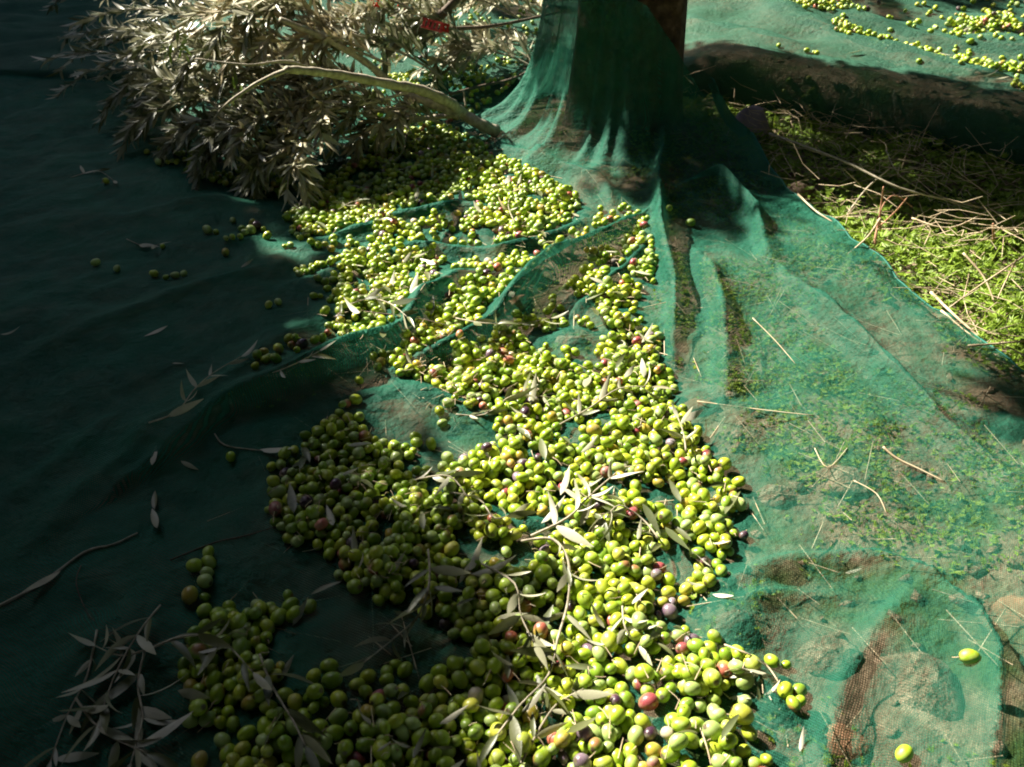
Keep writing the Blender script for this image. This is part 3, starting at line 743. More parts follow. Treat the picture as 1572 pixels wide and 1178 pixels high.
# ------------------------------------------------------------------ sprigs lying on the heap and the net
def sprig(label, pts, nl, ln, r=.0018, kinds=('leaf',), dz=.006, spread=.7, group=None, mat='twig', tipleaf=True, start=.12, flip=.5, lift=.0):
    path = [P3(a, b, dz + (lift if i else 0)) for i, (a, b) in enumerate(pts)]
    P = smooth_path(path, 6); n = len(P); lv = []
    for i in range(nl):
        t = start + (1 - start) * (i // 2 + .5) / max(1, (nl + 1) // 2); k = min(int(t * (n - 1)), n - 2); p = P[k]; d = (P[k + 1] - P[k]).normalized()
        sd = 1 if i % 2 else -1; a = sd * (spread + rnd.uniform(-.5, .55)); dd = Matrix.Rotation(a, 3, 'Z') @ d; dd.z = rnd.uniform(-.2, .4)
        roll = rnd.gauss(0, .8) + (PI if rnd.random() < flip else 0)
        lv.append((p.copy(), dd, roll, ln * rnd.uniform(.6, 1.4), rnd.choice(kinds)))
    if tipleaf:
        d = (P[-1] - P[-3]).normalized(); lv.append((P[-1].copy(), d, PI * (rnd.random() < flip), ln, rnd.choice(kinds)))
    return leafy('olive_sprig', label, 'sprig', path, r, r * .5, lv, mat, group)
random.seed(5)
sprig('long pale bent sprig curving down the sunlit heap', [(800, 835), (848, 832), (872, 865), (872, 925), (856, 985), (842, 1040), (800, 1085), (765, 1130)], 12, .055, .0026, flip=.6)
sprig('sprig with sunlit-coloured white leaves across the heap', [(815, 832), (870, 805), (905, 770), (945, 735)], 8, .058, .0026, ('leafdrylit', 'leaf'), flip=1, dz=.014)
sprig('dark drooping sprig between shade and heap', [(658, 852), (660, 900), (645, 950), (610, 985), (560, 1025)], 13, .062, .0022, flip=.1, dz=.012)
sprig('grey-leaved sprig tucked along the shaded net fold', [(232, 662), (275, 645), (300, 612), (330, 585), (372, 560)], 9, .055, .0016, ('leafdrylit', 'leaf'), flip=1.0, dz=.02, spread=.5)
sprig('leafy sprig under the left of the shaded olives', [(225, 1008), (215, 1060), (222, 1110), (205, 1178)], 8, .060, .002, flip=.7, dz=.012)
sprig('silver sprig slanting down beside the lower-left leaves', [(150, 970), (135, 1040), (105, 1100), (80, 1168)], 8, .055, .0018, flip=.9, dz=.004)
sprig('dark sprig spreading right from the lower-left knot', [(225, 1008), (285, 985), (340, 990), (390, 1040)], 7, .062, .002, flip=.15, dz=.012)
sprig('pale sprig poking left from the lower-left knot', [(228, 1005), (190, 1015), (150, 1000)], 5, .05, .0016, flip=1, dz=.012)
sprig('tangled grey sprig over the middle of the lower-left knot', [(250, 940), (215, 985), (180, 1050), (160, 1110)], 12, .058, .0018, flip=.5, dz=.016)
sprig('sprig with broad pale blades at the bottom-left edge', [(120, 1080), (160, 1130), (230, 1165)], 8, .064, .002, ('leaf', 'leafdrylit'), flip=.8, dz=.012)
sprig('dark narrow sprig lying on the bottom shaded olives', [(400, 1010), (420, 1060), (450, 1110), (470, 1150)], 6, .06, .002, flip=.1, dz=.008)
sprig('forked sprig ending on the bottom edge', [(800, 1176), (830, 1120), (855, 1085), (895, 1062)], 6, .05, .002, flip=.6)
sprig('thin sprig crossing left of the rose-red olive', [(740, 870), (790, 900), (800, 950), (820, 990)], 8, .052, .0018, flip=.5)
sprig('sprig of grey leaves on the drift above the heap', [(700, 640), (745, 640), (790, 610), (850, 615)], 9, .05, .0018, flip=.5)
sprig('sprig with pale upright leaves beside the claret drift', [(860, 655), (905, 630), (950, 600), (1000, 598)], 8, .052, .0018, ('leaf', 'leafdrylit'), flip=.6)
sprig('short sprig with white leaves by the rust stone', [(1052, 700), (1048, 672), (1040, 650)], 4, .05, .002, ('leafdrylit', 'leaf'), flip=.9, dz=.012)
sprig('dark tuft sprig on the upper left drift', [(540, 470), (570, 462), (600, 470), (625, 490)], 8, .05, .0018, flip=.1)
sprig('sprig lying across the fold right of the wedge stone', [(700, 492), (745, 500), (800, 500), (845, 492)], 7, .045, .0016, flip=.6)
sprig('small sprig above the bare net window', [(690, 760), (735, 770), (760, 800), (790, 790)], 6, .045, .0018, flip=.5)
sprig('sprig draped on the right shoulder of the heap', [(1010, 830), (985, 800), (950, 780), (930, 800)], 6, .05, .0018, flip=.6)
sprig('leafy sprig below the purple olive by the net', [(955, 935), (960, 970), (985, 1000)], 5, .05, .0018, ('leaf', 'leafdrylit'), flip=.7)
sprig('sprig half buried at mid-heap left', [(640, 740), (690, 735), (720, 770)], 5, .05, .0018, flip=.7)
sprig('sprig tangled in the top drift below the cut branch', [(640, 215), (620, 240), (590, 262)], 5, .045, .0016, flip=.8)
sprig('sprig of pale leaves in the drift near the folds', [(520, 325), (545, 312), (580, 318)], 6, .042, .0016, flip=.9)
sprig('pale sprig amid the olives below the trunk', [(790, 345), (780, 315), (795, 285)], 4, .045, .0016, ('leafdrylit',), flip=.8)
sprig('little sprig lying on the dark net at far left', [(110, 275), (150, 265), (175, 280)], 5, .05, .0014, flip=.8)
sprig('dried sprig by the four loose shaded olives', [(195, 370), (225, 382), (245, 378)], 3, .045, .0012, flip=1)
sprig('sprig lying beside the stranded olives in the fold', [(395, 585), (440, 570), (490, 545)], 7, .045, .0014, flip=.9, dz=.008)
# bare twigs
def twig(label, pts, r=.0018, mat='twig', leaves=(), dz=.003):
    path = [P3(a, b, dz) for a, b in pts]; lv = []
    for (a, b, a2, b2, kd, roll) in leaves:
        p = P3(a, b, dz + .002); q2 = P3(a2, b2, dz + .006); lv.append((p, q2 - p, roll, (q2 - p).length, kd))
    return leafy('bare_twig', label, 'twig', path, r, r * .55, lv, mat)
twig('long bare twig with one leaf lying on the dark net', [(-20, 942), (60, 900), (130, 850), (175, 838), (212, 820)], .0026, 'twig', [(95, 880, 40, 922, 'leafdrylit', .2)])
twig('straight brown twig pointing into the shaded olives', [(262, 862), (330, 835), (375, 825), (420, 812)], .0016, 'twigdark')
twig('forked twig holding one olive on the dark net', [(330, 668), (345, 685), (385, 692), (450, 696)], .0016, 'twig', [(400, 693, 455, 697, 'leafdrylit', PI)])
twig('fine twig looping beside the lower-left leaves', [(125, 870), (118, 900), (140, 950), (175, 975), (185, 990)], .001, 'twigdark')
twig('thin twig hooked over the net by the heap', [(1112, 992), (1145, 1005), (1175, 1022), (1195, 1050)], .0014, 'straw')
twig('stalk sticking out of the bottom sunlit olives', [(1092, 1178), (1085, 1150), (1075, 1120)], .0014, 'straw')
twig('curved tan twig lying on the sunlit net', [(1355, 688), (1375, 705), (1410, 722), (1450, 742)], .0022, 'straw')
twig('straight straw lying on the net near the far hollow', [(1310, 740), (1345, 760), (1360, 790)], .0012, 'straw')
twig('slender straw slanting over the upper sunlit net', [(1155, 490), (1190, 525), (1220, 560)], .0010, 'straw')
twig('pale stalk lying along the net by the rust stone', [(1070, 618), (1160, 630), (1250, 640)], .0012, 'straw')
twig('bent straw crossing the brown stone under net', [(1250, 690), (1270, 720), (1300, 690)], .0010, 'straw')
twig('dark stick below the wedge stone', [(560, 480), (640, 490), (700, 505)], .0012, 'twigdark')
twig('pale stem hanging from the long cut branch tip', [(605, 200), (622, 215), (620, 240), (606, 256)], .0034, 'twig', dz=.02)

# ------------------------------------------------------------------ loose leaves
HANDL = [(868, 742, 70, 44, 3), (885, 765, -35, 50, 3), (905, 748, 20, 46, 1), (925, 770, -20, 48, 3), (850, 790, 40, 50, 3), (900, 790, 65, 44, 1), (945, 792, -30, 50, 0), (830, 990, -40, 56, 1), (790, 945, 15, 56, 3), (845, 1065, -25, 44, 3), (820, 1080, 40, 50, 1), (600, 250, 30, 30, 1), (237, 700, 80, 34, 1), (292, 718, -30, 32, 1), (238, 770, 90, 30, 0), (240, 805, -75, 44, 1), (240, 512, 20, 40, 1), (380, 407, 30, 22, 1), (440, 1030, 60, 44, 1), (462, 942, 60, 50, 1), (300, 1070, -15, 54, 1), (215, 1130, 80, 60, 1),
         (240, 1100, -20, 72, 1), (330, 1000, 10, 50, 1), (120, 1165, 5, 70, 3), (705, 880, 0, 60, 0), (760, 878, 10, 76, 1), (985, 970, -8, 50, 1), (1110, 918, -10, 34, 3), (1000, 800, -60, 56, 0), (930, 815, -55, 60, 0), (1040, 835, -50, 60, 0),
         (1125, 770, 60, 50, 0), (1105, 745, 15, 36, 0), (820, 600, 75, 46, 1), (905, 575, 70, 46, 1), (650, 735, 15, 34, 3), (690, 910, -15, 48, 0), (1120, 1115, 60, 56, 0), (1170, 1020, -30, 24, 3), (835, 960, 60, 50, 0), (610, 870, 60, 34, 1),
         (1230, 1140, 80, 34, 3), (275, 560, 0, 20, 1), (420, 755, 40, 26, 0), (565, 540, 30, 30, 1), (18, 514, 5, 34, 1), (500, 905, 25, 50, 0), (590, 1150, 30, 26, 1), (700, 1180, 30, 26, 3), (1310, 880, 10, 26, 3), (1066, 640, 25, 40, 3)]
items = {}; lobj = {}
def loose(px, py, deg, lpx, kind, back=False):
    a = math.radians(deg); x0_, y0_ = px - math.cos(a) * lpx / 2, py + math.sin(a) * lpx / 2; x1_, y1_ = px + math.cos(a) * lpx / 2, py - math.sin(a) * lpx / 2
    if back: z = .22; p = Vector(G(x0_, y0_, z)); q2 = Vector(G(x1_, y1_, z)); p.z = backz(p.x, p.y) + .01; q2.z = backz(q2.x, q2.y) + .014
    else: p = P3(x0_, y0_, .004); q2 = P3(x1_, y1_, .006)
    d = q2 - p; ln = min(max(d.length, .02), .075); k = 'leafdrylit' if kind == 3 else 'leaf'
    R = frame(d, Vector((0, 0, 1)), rnd.gauss(0, .25) + (0 if kind == 0 else PI))
    o = ob('fallen_leaf', LM[k][rnd.randrange(5)]); o.matrix_world = mat4(R, p, ln)
    n = len(lobj); lobj[n] = o; adj = {0: 'dark green', 1: 'silver-backed', 3: 'pale cream'}[kind]; items[n] = (px, py, adj)
for a in HANDL: loose(*a)
c = 0
while c < 150:
    hp, _d = HEAPS[rnd.choice([0, 0, 0, 0, 1, 2, 5, 6, 8, 9, 9])]; j = rnd.randrange(len(hp)); x = rnd.uniform(min(p[0] for p in hp), max(p[0] for p in hp)); y = rnd.uniform(min(p[1] for p in hp), min(1175, max(p[1] for p in hp)))
    if not inpoly(x, y, hp) or rnd.random() < .0: continue
    sc = 18 + 26 * y / 1178; loose(x, y, rnd.uniform(0, 180), sc * rnd.uniform(.7, 1.2), rnd.choices([0, 1, 3], [.5, .35, .15])[0]); c += 1
for (a, b) in [(1205, 12), (1265, 58), (1245, 88), (1310, 95), (1345, 130), (1372, 128), (1388, 122), (1520, 135), (1530, 140), (1450, 95), (1100, 15), (1555, 85), (1480, 62)]: loose(a, b, rnd.uniform(-50, 60), 24, rnd.choice([1, 3]), True)
nl0 = len(marks)
marks += [(1050, 620, 'rust-coloured flat stone'), (680, 545, 'round net-capped stone'), (1350, 120, 'rolled back net'), (1300, 745, 'middle brown stone'), (240, 430, 'stranded olives on the dark net'), (600, 300, 'upper olive drift'), (800, 330, 'drift below the trunk'), (580, 450, 'dark tuft sprig'), (250, 620, 'grey-leaved sprig'), (225, 1010, 'lower-left leafy knot'), (60, 890, 'long bare twig'), (930, 430, 'right upper drift'), (1200, 20, 'far olive strip')]
for k, lb in place_label(items, 'leaf').items(): tag(lobj[k], lb, 'leaf', 'fallen olive leaves on nets and olives')

DB = MB(); c = 0
while c < 700:
    hp, _d = HEAPS[rnd.choice([0, 0, 0, 1, 2, 3, 5, 6, 8, 9, 17])]; x = rnd.uniform(min(p[0] for p in hp), max(p[0] for p in hp)); y = rnd.uniform(min(p[1] for p in hp), min(1175, max(p[1] for p in hp)))
    if not inpoly(x, y, hp): continue
    p = P3(x, y, .001); a = rnd.random() * 6.28; l = rnd.uniform(.006, .03); q2 = p + Vector((math.cos(a) * l, math.sin(a) * l, rnd.uniform(-.004, .008))); m2 = (p + q2) / 2 + Vector((0, 0, rnd.uniform(-.002, .004)))
    v, a_, b_ = tube([p, m2, q2], [.0009, .0007, .0005], 4, 0, 0, False); DB.add(v, a_, b_); c += 1
o = ob('litter', DB.mesh('litter', M['straw'])); tag(o, 'bits of broken stalk and twig caught between the olives', 'litter', kind='stuff')

# ------------------------------------------------------------------ the trunk with its tree, and the neighbour whose crown shades the left
SD = Vector((SUNAZ[0], SUNAZ[1], 0)) / math.tan(EL)         # horizontal shift per metre of height towards the sun
def crown_pt(sx, sy, z): return Vector((sx, sy, 0)) + SD * z + Vector((0, 0, z))
def tree(label, base, r, h, clumps, seed, lean=(0, 0), ls=.11, dens=85):
    e = bpy.data.objects.new('olive_tree', None); COL.objects.link(e); e.location = base; tag(e, label, 'tree'); b = Vector(base)
    ns, nh = 40, 40; V = []; rr = random.Random(seed); fl = [rr.uniform(0, 6.28) for _ in range(4)]
    for i in range(nh):
        t = i / (nh - 1); z = -.1 + (h + .1) * t; R0 = r * (1 + .35 * math.exp(-(z + .1) * 7)) * (1 - .25 * t)
        for k in range(ns):
            a = 2 * PI * k / ns; R1 = R0 * (1 + .07 * math.sin(3 * a + fl[0] + z * 2) + .05 * math.sin(7 * a + fl[1] - z * 3) + .025 * math.sin(17 * a + z * 9))
            V.append((R1 * math.cos(a) + lean[0] * t, R1 * math.sin(a) + lean[1] * t, z))
    Fq = []
    for i in range(nh - 1):
        for k in range(ns): Fq.append((i * ns + k, i * ns + (k + 1) % ns, (i + 1) * ns + (k + 1) % ns, (i + 1) * ns + k))
    ob('trunk', mesh_np('trunk', np.array(V), np.array(Fq), M['bark']), e)
    top = Vector((lean[0], lean[1], h * .93)); k = 0
    n_l = 6; picks = [clumps[int(i * len(clumps) / n_l)] for i in range(n_l)] if clumps else []
    for c_, rc in picks:
        m = Vector(c_) - b; mid = top.lerp(m, .5) + Vector((rr.uniform(-.2, .2), rr.uniform(-.2, .2), -.15))
        pp = smooth_path([top - Vector((0, 0, .25)), mid, m], 5); nn = len(pp)
        v, q_, t_ = tube(pp, [r * .45 * (1 - .85 * i / (nn - 1)) for i in range(nn)], 9, .15, seed)
        mb = MB(); mb.add(v, q_, t_); ob('limb', mb.mesh('limb', M['bark']), e)
    mb = MB()
    for c_, rc in clumps:
        n = int(dens * (rc / .25) ** 1.5); c_ = np.array(c_) - np.array(base)
        for _ in range(n):
            p = rng.normal(0, .48, 3) * rc; d = Vector(rng.normal(0, 1, 3)); d.z -= .3
            R = np.array(frame(d, Vector(rng.normal(0, 1, 3)))) * (ls * (1 + rng.rand() * .6)); V_ = LTS[0][0] * np.array([1, 2.4, 1]); mb.add(V_ @ R.T + c_ + p, LTS[0][1])
    o = ob('crown', mb.mesh('crown', M['crown']), e); o['kind'] = 'stuff'
    return e
EDGE = [(-2.6, 8.0), (-1.35, 4.9)] + [G(*p)[:2] for p in ((420, 215), (455, 300), (490, 420), (520, 500), (560, 575), (600, 650), (655, 760), (690, 870), (735, 1000), (790, 1178))] + [(.05, .35), (.1, -.6)]
ey = np.array([p[1] for p in EDGE])[::-1]; ex = np.array([p[0] for p in EDGE])[::-1]
cl = []
gx, gy = -5.0, -.8
for y in np.arange(-1.0, 6.5, .22):
    xe = float(np.interp(y, ey, ex)) - .36 * float(sstep(2.3, 2.9, y)); x = xe - .13
    while x > -4.6:
        rc = .17 if xe - x < .5 else .28
        z = 2.1 + rnd.random() * 1.4
        cl.append((tuple(crown_pt(x + rnd.uniform(-.04, .04) - (.03 if xe - x < .2 else 0), y + rnd.uniform(-.08, .08), z)), rc)); x -= rc * .75
rnd.shuffle(cl)
tree('neighbouring olive tree outside the picture whose crown shades the left', (-6.2, 3.6, 0), .22, 1.7, cl, 4)
# crowns added out of view to close the sky, open only towards the sun
OUT = {'a': [], 'b': [], 'c': []}
for _ in range(1200):
    g = (rnd.uniform(-9, 11), rnd.uniform(-9, 9)); xe = float(np.interp(g[1], ey, ex))
    if -1.3 < g[1] < 9.5 and xe - 1.5 < g[0] < 3.2 + .62 * max(g[1], 0): continue
    c_ = crown_pt(g[0], g[1], rnd.uniform(2.6, 4.4))
    OUT['a' if c_.x < -3.5 else ('b' if c_.y < 1.5 else 'c')].append((tuple(c_), .6))
for i in range(120):                                        # low skirts of the added sky-blocking crowns
    a = rnd.uniform(0, 2 * PI); R_ = rnd.uniform(8, 9.5); x_, y_ = R_ * math.cos(a), R_ * math.sin(a)
    OUT['a' if x_ < -3.5 else ('b' if y_ < 1.5 else 'c')].append(((x_, y_, rnd.uniform(.7, 3.4)), .8))
tree('added unseen olive tree on the left beyond the shading one, blocking sky', (-7.6, -2.0, 0), .22, 1.9, OUT['a'], 5, ls=.34, dens=26)
tree('added unseen olive tree behind the viewer, blocking sky', (2.2, -4.6, 0), .22, 2.1, OUT['b'], 6, ls=.34, dens=26)
tree('added unseen olive tree beyond the back net, blocking sky', (3.5, 9.0, 0), .22, 2.2, OUT['c'], 7, ls=.34, dens=26)
cl2 = []  # unseen crown clumps added and aimed to shade the skirt, weeds and roll
for (px, py, n, rc) in [(1570, 600, 4, .06), (1600, 630, 5, .07), (1640, 650, 4, .10), (1450, 22, 5, .11), (1530, 30, 6, .12), (1390, 45, 3, .08), (1240, 22, 3, .08), (1700, 300, 8, .25),  (1000, 110, 16, .10), (930, 60, 14, .07), (880, 60, 10, .06), (865, 25, 10, .06), (870, 120, 10, .055), (930, 140, 14, .07), (960, 20, 12, .08), (970, 190, 12, .08), (1050, 215, 4, .07), (1205, 218, 9, .05), (1290, 232, 10, .055), (1380, 246, 10, .055), (1470, 262, 10, .06), (1555, 280, 10, .06), (1010, 30, 10, .08), (1225, 255, 10, .07), (1310, 272, 10, .07), (1400, 290, 10, .08), (1490, 305, 10, .08), (1570, 318, 10, .09), (1180, 235, 6, .06)]:
    for _ in range(n):
        hh = (.32 if px < 1080 else .2) if py < 150 else (.12 if px < 1080 and py < 260 else .03); g = Vector(G(px, py, hh)) - SD * hh; z = rnd.uniform(2.0, 2.8); c_ = crown_pt(g[0] + rnd.gauss(0, rc * .8), g[1] + rnd.gauss(0, rc * .5), z); cl2.append((tuple(c_), rc))
for px, py in [(1070, 128), (1110, 134), (1150, 140), (1190, 146), (1230, 152), (1270, 158), (1320, 166), (1370, 175), (1420, 184), (1470, 193), (1520, 203), (1572, 214), (1630, 228)]:
    for _ in range(7):
        g = Vector(G(px, py, .12)) - SD * .12; c_ = crown_pt(g.x + rnd.gauss(0, .04), g.y + rnd.gauss(0, .025), rnd.uniform(1.6, 2.1)); cl2.append((tuple(c_), .055))
for _ in range(60):
    g = (rnd.uniform(3.4, 6.0), rnd.uniform(-.2, 3.2)); cl2.append((tuple(crown_pt(g[0], g[1], rnd.uniform(2.1, 3.6))), .3))
tree('olive tree with dark trunk wrapped in green net', (TRK[0], TRK[1], 0), .195, 2.0, cl2, 9, (.06, .05), ls=.055, dens=110)

# ------------------------------------------------------------------ pile of cut olive boughs
def bough(label, base, tip, nl, ln=.055, r=.006, max_obj=60, sag=.05, kinds=('leaf',), flip=.45, mat='twig', spread=.6, ntw=6):
    A = PZ(*base); B = PZ(*tip); A.z = max(A.z, surf2(A)); B.z = max(B.z, surf2(B)); d = B - A; Ln = d.length; sdv = d.cross(Vector((0, 0, 1))).normalized()
    path = [A, A + d * .33 + sdv * rnd.uniform(-.05, .05) * Ln + Vector((0, 0, sag)), A + d * .68 + sdv * rnd.uniform(-.07, .07) * Ln + Vector((0, 0, sag)), B]
    P = smooth_path(path, 6); lv = []; ex_ = []
    tw = []
    for i in range(ntw):
        t = .15 + .8 * i / ntw; k = int(t * (len(P) - 2)); p = P[k]; dd = (P[k + 1] - P[k]).normalized()
        a = (1 if i % 2 else -1) * rnd.uniform(.35, .8); d2 = Matrix.Rotation(a, 3, 'Z') @ dd; d2.z += rnd.uniform(-.1, .35); d2.normalize(); l2 = Ln * rnd.uniform(.25, .45) * (1.1 - .4 * t)
        q1 = p + d2 * l2 * .5 + Vector((0, 0, .02)); q2 = p + d2 * l2 + Vector((0, 0, -.03)); ex_.append(([p, q1, q2], r * .55, r * .25)); tw.append((smooth_path([p, q1, q2], 5)))
    tw.append(P[len(P) // 3:])
    per = max(4, nl // len(tw))
    for tp in tw:
        for i in range(per):
            t = .1 + .9 * (i // 2 * 2 + 1) / per; k = min(int(t * (len(tp) - 1)), len(tp) - 2); p = tp[k].lerp(tp[k + 1], rnd.random()); dd = (tp[k + 1] - tp[k]).normalized()
            sd = 1 if i % 2 else -1; v = Matrix.Rotation(sd * (spread + rnd.uniform(-.3, .3)), 3, 'Z') @ dd; v.z += rnd.uniform(-.35, .5); v.x += rnd.uniform(-.35, .35); v.y += rnd.uniform(-.35, .35)
            lv.append((p.copy(), v, rnd.gauss(0, .6) + (PI if rnd.random() < flip else 0), ln * rnd.uniform(.7, 1.2), rnd.choice(kinds)))
    rnd.shuffle(lv)
    return leafy('olive_bough', label, 'branch', path, r, r * .35, lv, mat, 'cut olive boughs piled behind the heap', max_obj=max_obj, extra=ex_, leafkind='leafdrylit' if base[0] > 470 and rnd.random() < .6 else 'leaf')  # paler foliage on the sunlit side paints sun into the leaves
def surf2(p): return (netz(p.x, p.y) if p.y < 3.7 else backz(p.x, p.y)) + .01
BO = [
 ('silvery bough at the pile top-left corner', (420, 60, .30), (170, 20, .25)), ('dark bough fanning out leftmost over the net', (430, 110, .26), (150, 120, .10)), ('shaded bough with drooping blades low on the left', (440, 150, .2), (190, 210, .06)),
 ('shaded bough reaching the lowest corner of the pile', (470, 170, .2), (300, 260, .05)), ('bough with long grey leaves under the main limb', (560, 120, .2), (330, 180, .18)), ('sunlit bough below the forked limb', (640, 165, .15), (430, 250, .05)),
 ('bright bough arching along the pile crest', (560, 60, .38), (300, 30, .42)), ('cream-leaved bough across the middle crest', (600, 100, .3), (350, 80, .36)), ('bough with sunlit twigs near the upper edge', (640, 20, .40), (440, -10, .45)),
 ('bough running behind the crest in sun', (500, -10, .45), (280, -40, .4)), ('bough ending by the red plastic pieces', (720, 60, .25), (540, 30, .34)), ('thin bough behind the dark limb', (800, 30, .22), (640, 10, .30)),
 ('bough standing highest at the photo top', (620, -30, .4), (430, -60, .5)), ('bough pointing down toward the olive drift', (520, 150, .2), (440, 300, .04)), ('small bough at the pile foot on the olives', (470, 230, .08), (380, 285, .04)),
 ('bough in half shade beside the crest', (380, 110, .26), (230, 70, .24)), ('dusky bough at the far left top', (330, 30, .28), (140, -20, .25)), ('bough lying right of the pile by the net skirt', (830, 110, .12), (690, 90, .12)),
 ('bough with short leaves under the thin arm', (680, 190, .08), (540, 225, .05)), ('shaded bough sloping beneath the left crest', (360, 170, .16), (200, 170, .10)), ('bough tucked behind the cut limb fork', (680, 120, .18), (500, 70, .28)), ('pale bough along the top toward the trunk', (840, 0, .25), (700, -10, .3)),
 ('bough in the sun at mid pile', (450, 90, .3), (280, 120, .26)), ('low bough resting on the shaded olive strip', (400, 210, .1), (250, 235, .05)), ('bough crossing above the pile foot', (520, 190, .14), (360, 220, .14)), ('bough heaped against the slotted red piece', (740, 90, .14), (600, 60, .22)), ('bough lying flat behind the pruned limb', (800, 70, .10), (640, 110, .10)), ('bough at the photo top near the net skirt', (850, 40, .14), (720, 10, .18)),
 ('bough filling the hollow right of the upright stick', (700, 20, .2), (590, 70, .16)), ('dense bough on the shaded left flank', (330, 90, .24), (160, 70, .14)), ('bough drooping at the left flank middle', (340, 140, .2), (170, 160, .08)),
 ('bough laid across the crest in full sun', (520, 30, .42), (330, 60, .40)), ('cream bough under the long sunlit arm', (580, 150, .16), (420, 170, .2)), ('bough deep at the pile centre', (500, 100, .2), (360, 130, .22)),
 ('bough above the crest at the photo top', (400, 0, .42), (230, -20, .36)), ('bough hanging over the olive strip', (450, 190, .16), (330, 230, .10)), ('bough low beside the thin side arm', (620, 180, .06), (470, 190, .10)),
 ('twiggy bough over the upper centre', (590, 40, .36), (470, 90, .34))]
for i, (lb, a, b) in enumerate(BO):
    near_ = a[1] > -5
    bough(lb, a, b, 350 if near_ else 260, .066, .0055, 62 if near_ else 10, .05, flip=.55 if a[0] < 480 else .5, kinds=('leaf', 'leaf', 'leafdrylit') if i % 3 else ('leaf',), ntw=8)
bough('fresh light green shoot at the pile crest', (262, 95, .33), (285, 60, .42), 16, .05, .003, 40, .0, ('leaffresh',), .3, spread=.5, ntw=2)
bough('small fresh green shoot low in the pile', (370, 170, .22), (362, 130, .28), 10, .05, .003, 40, .0, ('leaffresh',), .3, spread=.5, ntw=2)
# the thick pruned limb
def limb(label, arms, name='cut_branch', mat='twig'):
    e = bpy.data.objects.new(name, None); COL.objects.link(e); root = PZ(*arms[0][0][0]); e.location = root; tag(e, label, 'branch')
    for i, (pts, ra, rb) in enumerate(arms):
        P = smooth_path([PZ(*p) for p in pts], 6); n = len(P); mb = MB()
        v, q_, t_ = tube([p - root for p in P], [(ra + (rb - ra) * k / (n - 1)) * (1 + .10 * math.sin(k * 1.7 + i)) for k in range(n)], 12, .10, i + 2)
        mb.add(v, q_, t_); ob('limb' if i == 0 else 'side_branch', mb.mesh('limb', M[mat]), e)
    return e, root
e, root = limb('thick pruned limb with pale cut end lying against the net skirt', [
    ([(764, 203, .05), (735, 190, .085), (708, 172, .12), (685, 155, .20), (640, 137, .26), (600, 130, .30), (540, 118, .35), (480, 110, .40), (440, 107, .43)], .022, .010),
    ([(706, 176, .115), (695, 170, .13), (660, 158, .16), (615, 140, .19), (590, 120, .23), (560, 95, .30), (500, 60, .40), (430, 30, .48)], .021, .008),
    ([(704, 176, .09), (670, 180, .07), (640, 184, .065), (600, 190, .06), (545, 200, .06), (500, 215, .06), (440, 255, .05)], .011, .005),
    ([(442, 107, .43), (395, 128, .40), (345, 163, .34), (325, 190, .2)], .007, .002), ([(500, 112, .32), (440, 95, .38), (380, 100, .40), (300, 90, .42)], .006, .002), ([(560, 120, .27), (470, 150, .25), (400, 200, .14)], .005, .002), ([(640, 137, .21), (560, 160, .2), (470, 170, .2), (400, 165, .22)], .006, .002),
    ([(600, 133, .17), (585, 128, .18), (540, 138, .16), (500, 150, .15)], .007, .003),
    ([(715, 163, .13), (713, 148, .16), (711, 138, .18)], .004, .003)])
d = (PZ(764, 203, .05) - PZ(735, 190, .075)).normalized(); p = PZ(764, 203, .05)
v, q_, t_ = tube([p - root - d * .002, p - root + d * .0015], [.0198, .0192], 16, .04, 1); mb = MB(); mb.add(v, q_, t_); ob('cut_face', mb.mesh('cut_face', M['wood'], False), e)
limb('dark forked branch rising behind the pruned limb', [([(590, 82, .2), (620, 62, .24), (660, 38, .30), (690, 10, .36), (720, -20, .42)], .022, .014), ([(660, 45, .28), (740, 42, .26), (800, 32, .26), (860, 18, .28)], .008, .005), ([(590, 82, .2), (592, 120, .1)], .014, .010)], mat='twigdark')
limb('thin brown branch from the pile toward the trunk', [([(690, 145, .1), (740, 132, .1), (790, 120, .12), (825, 100, .15)], .006, .004)], mat='twigdark')
limb('upright grey stick at the photo top', [([(590, 95, .18), (588, 50, .3), (590, -10, .42)], .009, .006), ([(588, 40, .32), (575, 10, .38)], .004, .003)])
limb('slanting grey stick over the pile crest', [([(430, 108, .28), (405, 60, .36), (380, 10, .42)], .007, .004)])
# red plastic pieces caught in the cuttings
def red_piece(label, px, py, z, wdt, ht, rz, bars):
    import bmesh
    bm = bmesh.new()
    def bx(cx, cy, cz, sx, sy, sz):
        r = bmesh.ops.create_cube(bm, size=1)
        for v in r['verts']: v.co = Vector((v.co.x * sx + cx, v.co.y * sy + cy, v.co.z * sz + cz))
    bx(0, 0, ht / 2, wdt, .006, .007); bx(0, 0, -ht / 2, wdt, .006, .007)
    for i in range(bars): bx(-wdt / 2 + wdt * (i + .5) / bars, 0, 0, wdt / bars * .55, .0045, ht)
    bmesh.ops.bevel(bm, geom=bm.edges[:], offset=.0008, segments=1)
    me = bpy.data.meshes.new('red_clip'); bm.to_mesh(me); bm.free(); me.materials.append(M['red'])
    o = ob('plastic_comb', me, None, PZ(px, py, z)); o.rotation_euler = (-.7, .2, rz); tag(o, label, 'plastic comb', 'red plastic comb pieces in the cuttings')
red_piece('slotted red plastic piece above the dark forked branch', 664, 39, .32, .085, .032, -.2, 5)
red_piece('small red plastic piece right of the slotted one', 684, 43, .31, .03, .026, .1, 2)
red_piece('red plastic piece at the top edge beside the upright stick', 618, 8, .36, .05, .04, .5, 3)
red_piece('red plastic piece left of the upright stick', 576, 3, .40, .04, .03, .3, 2)

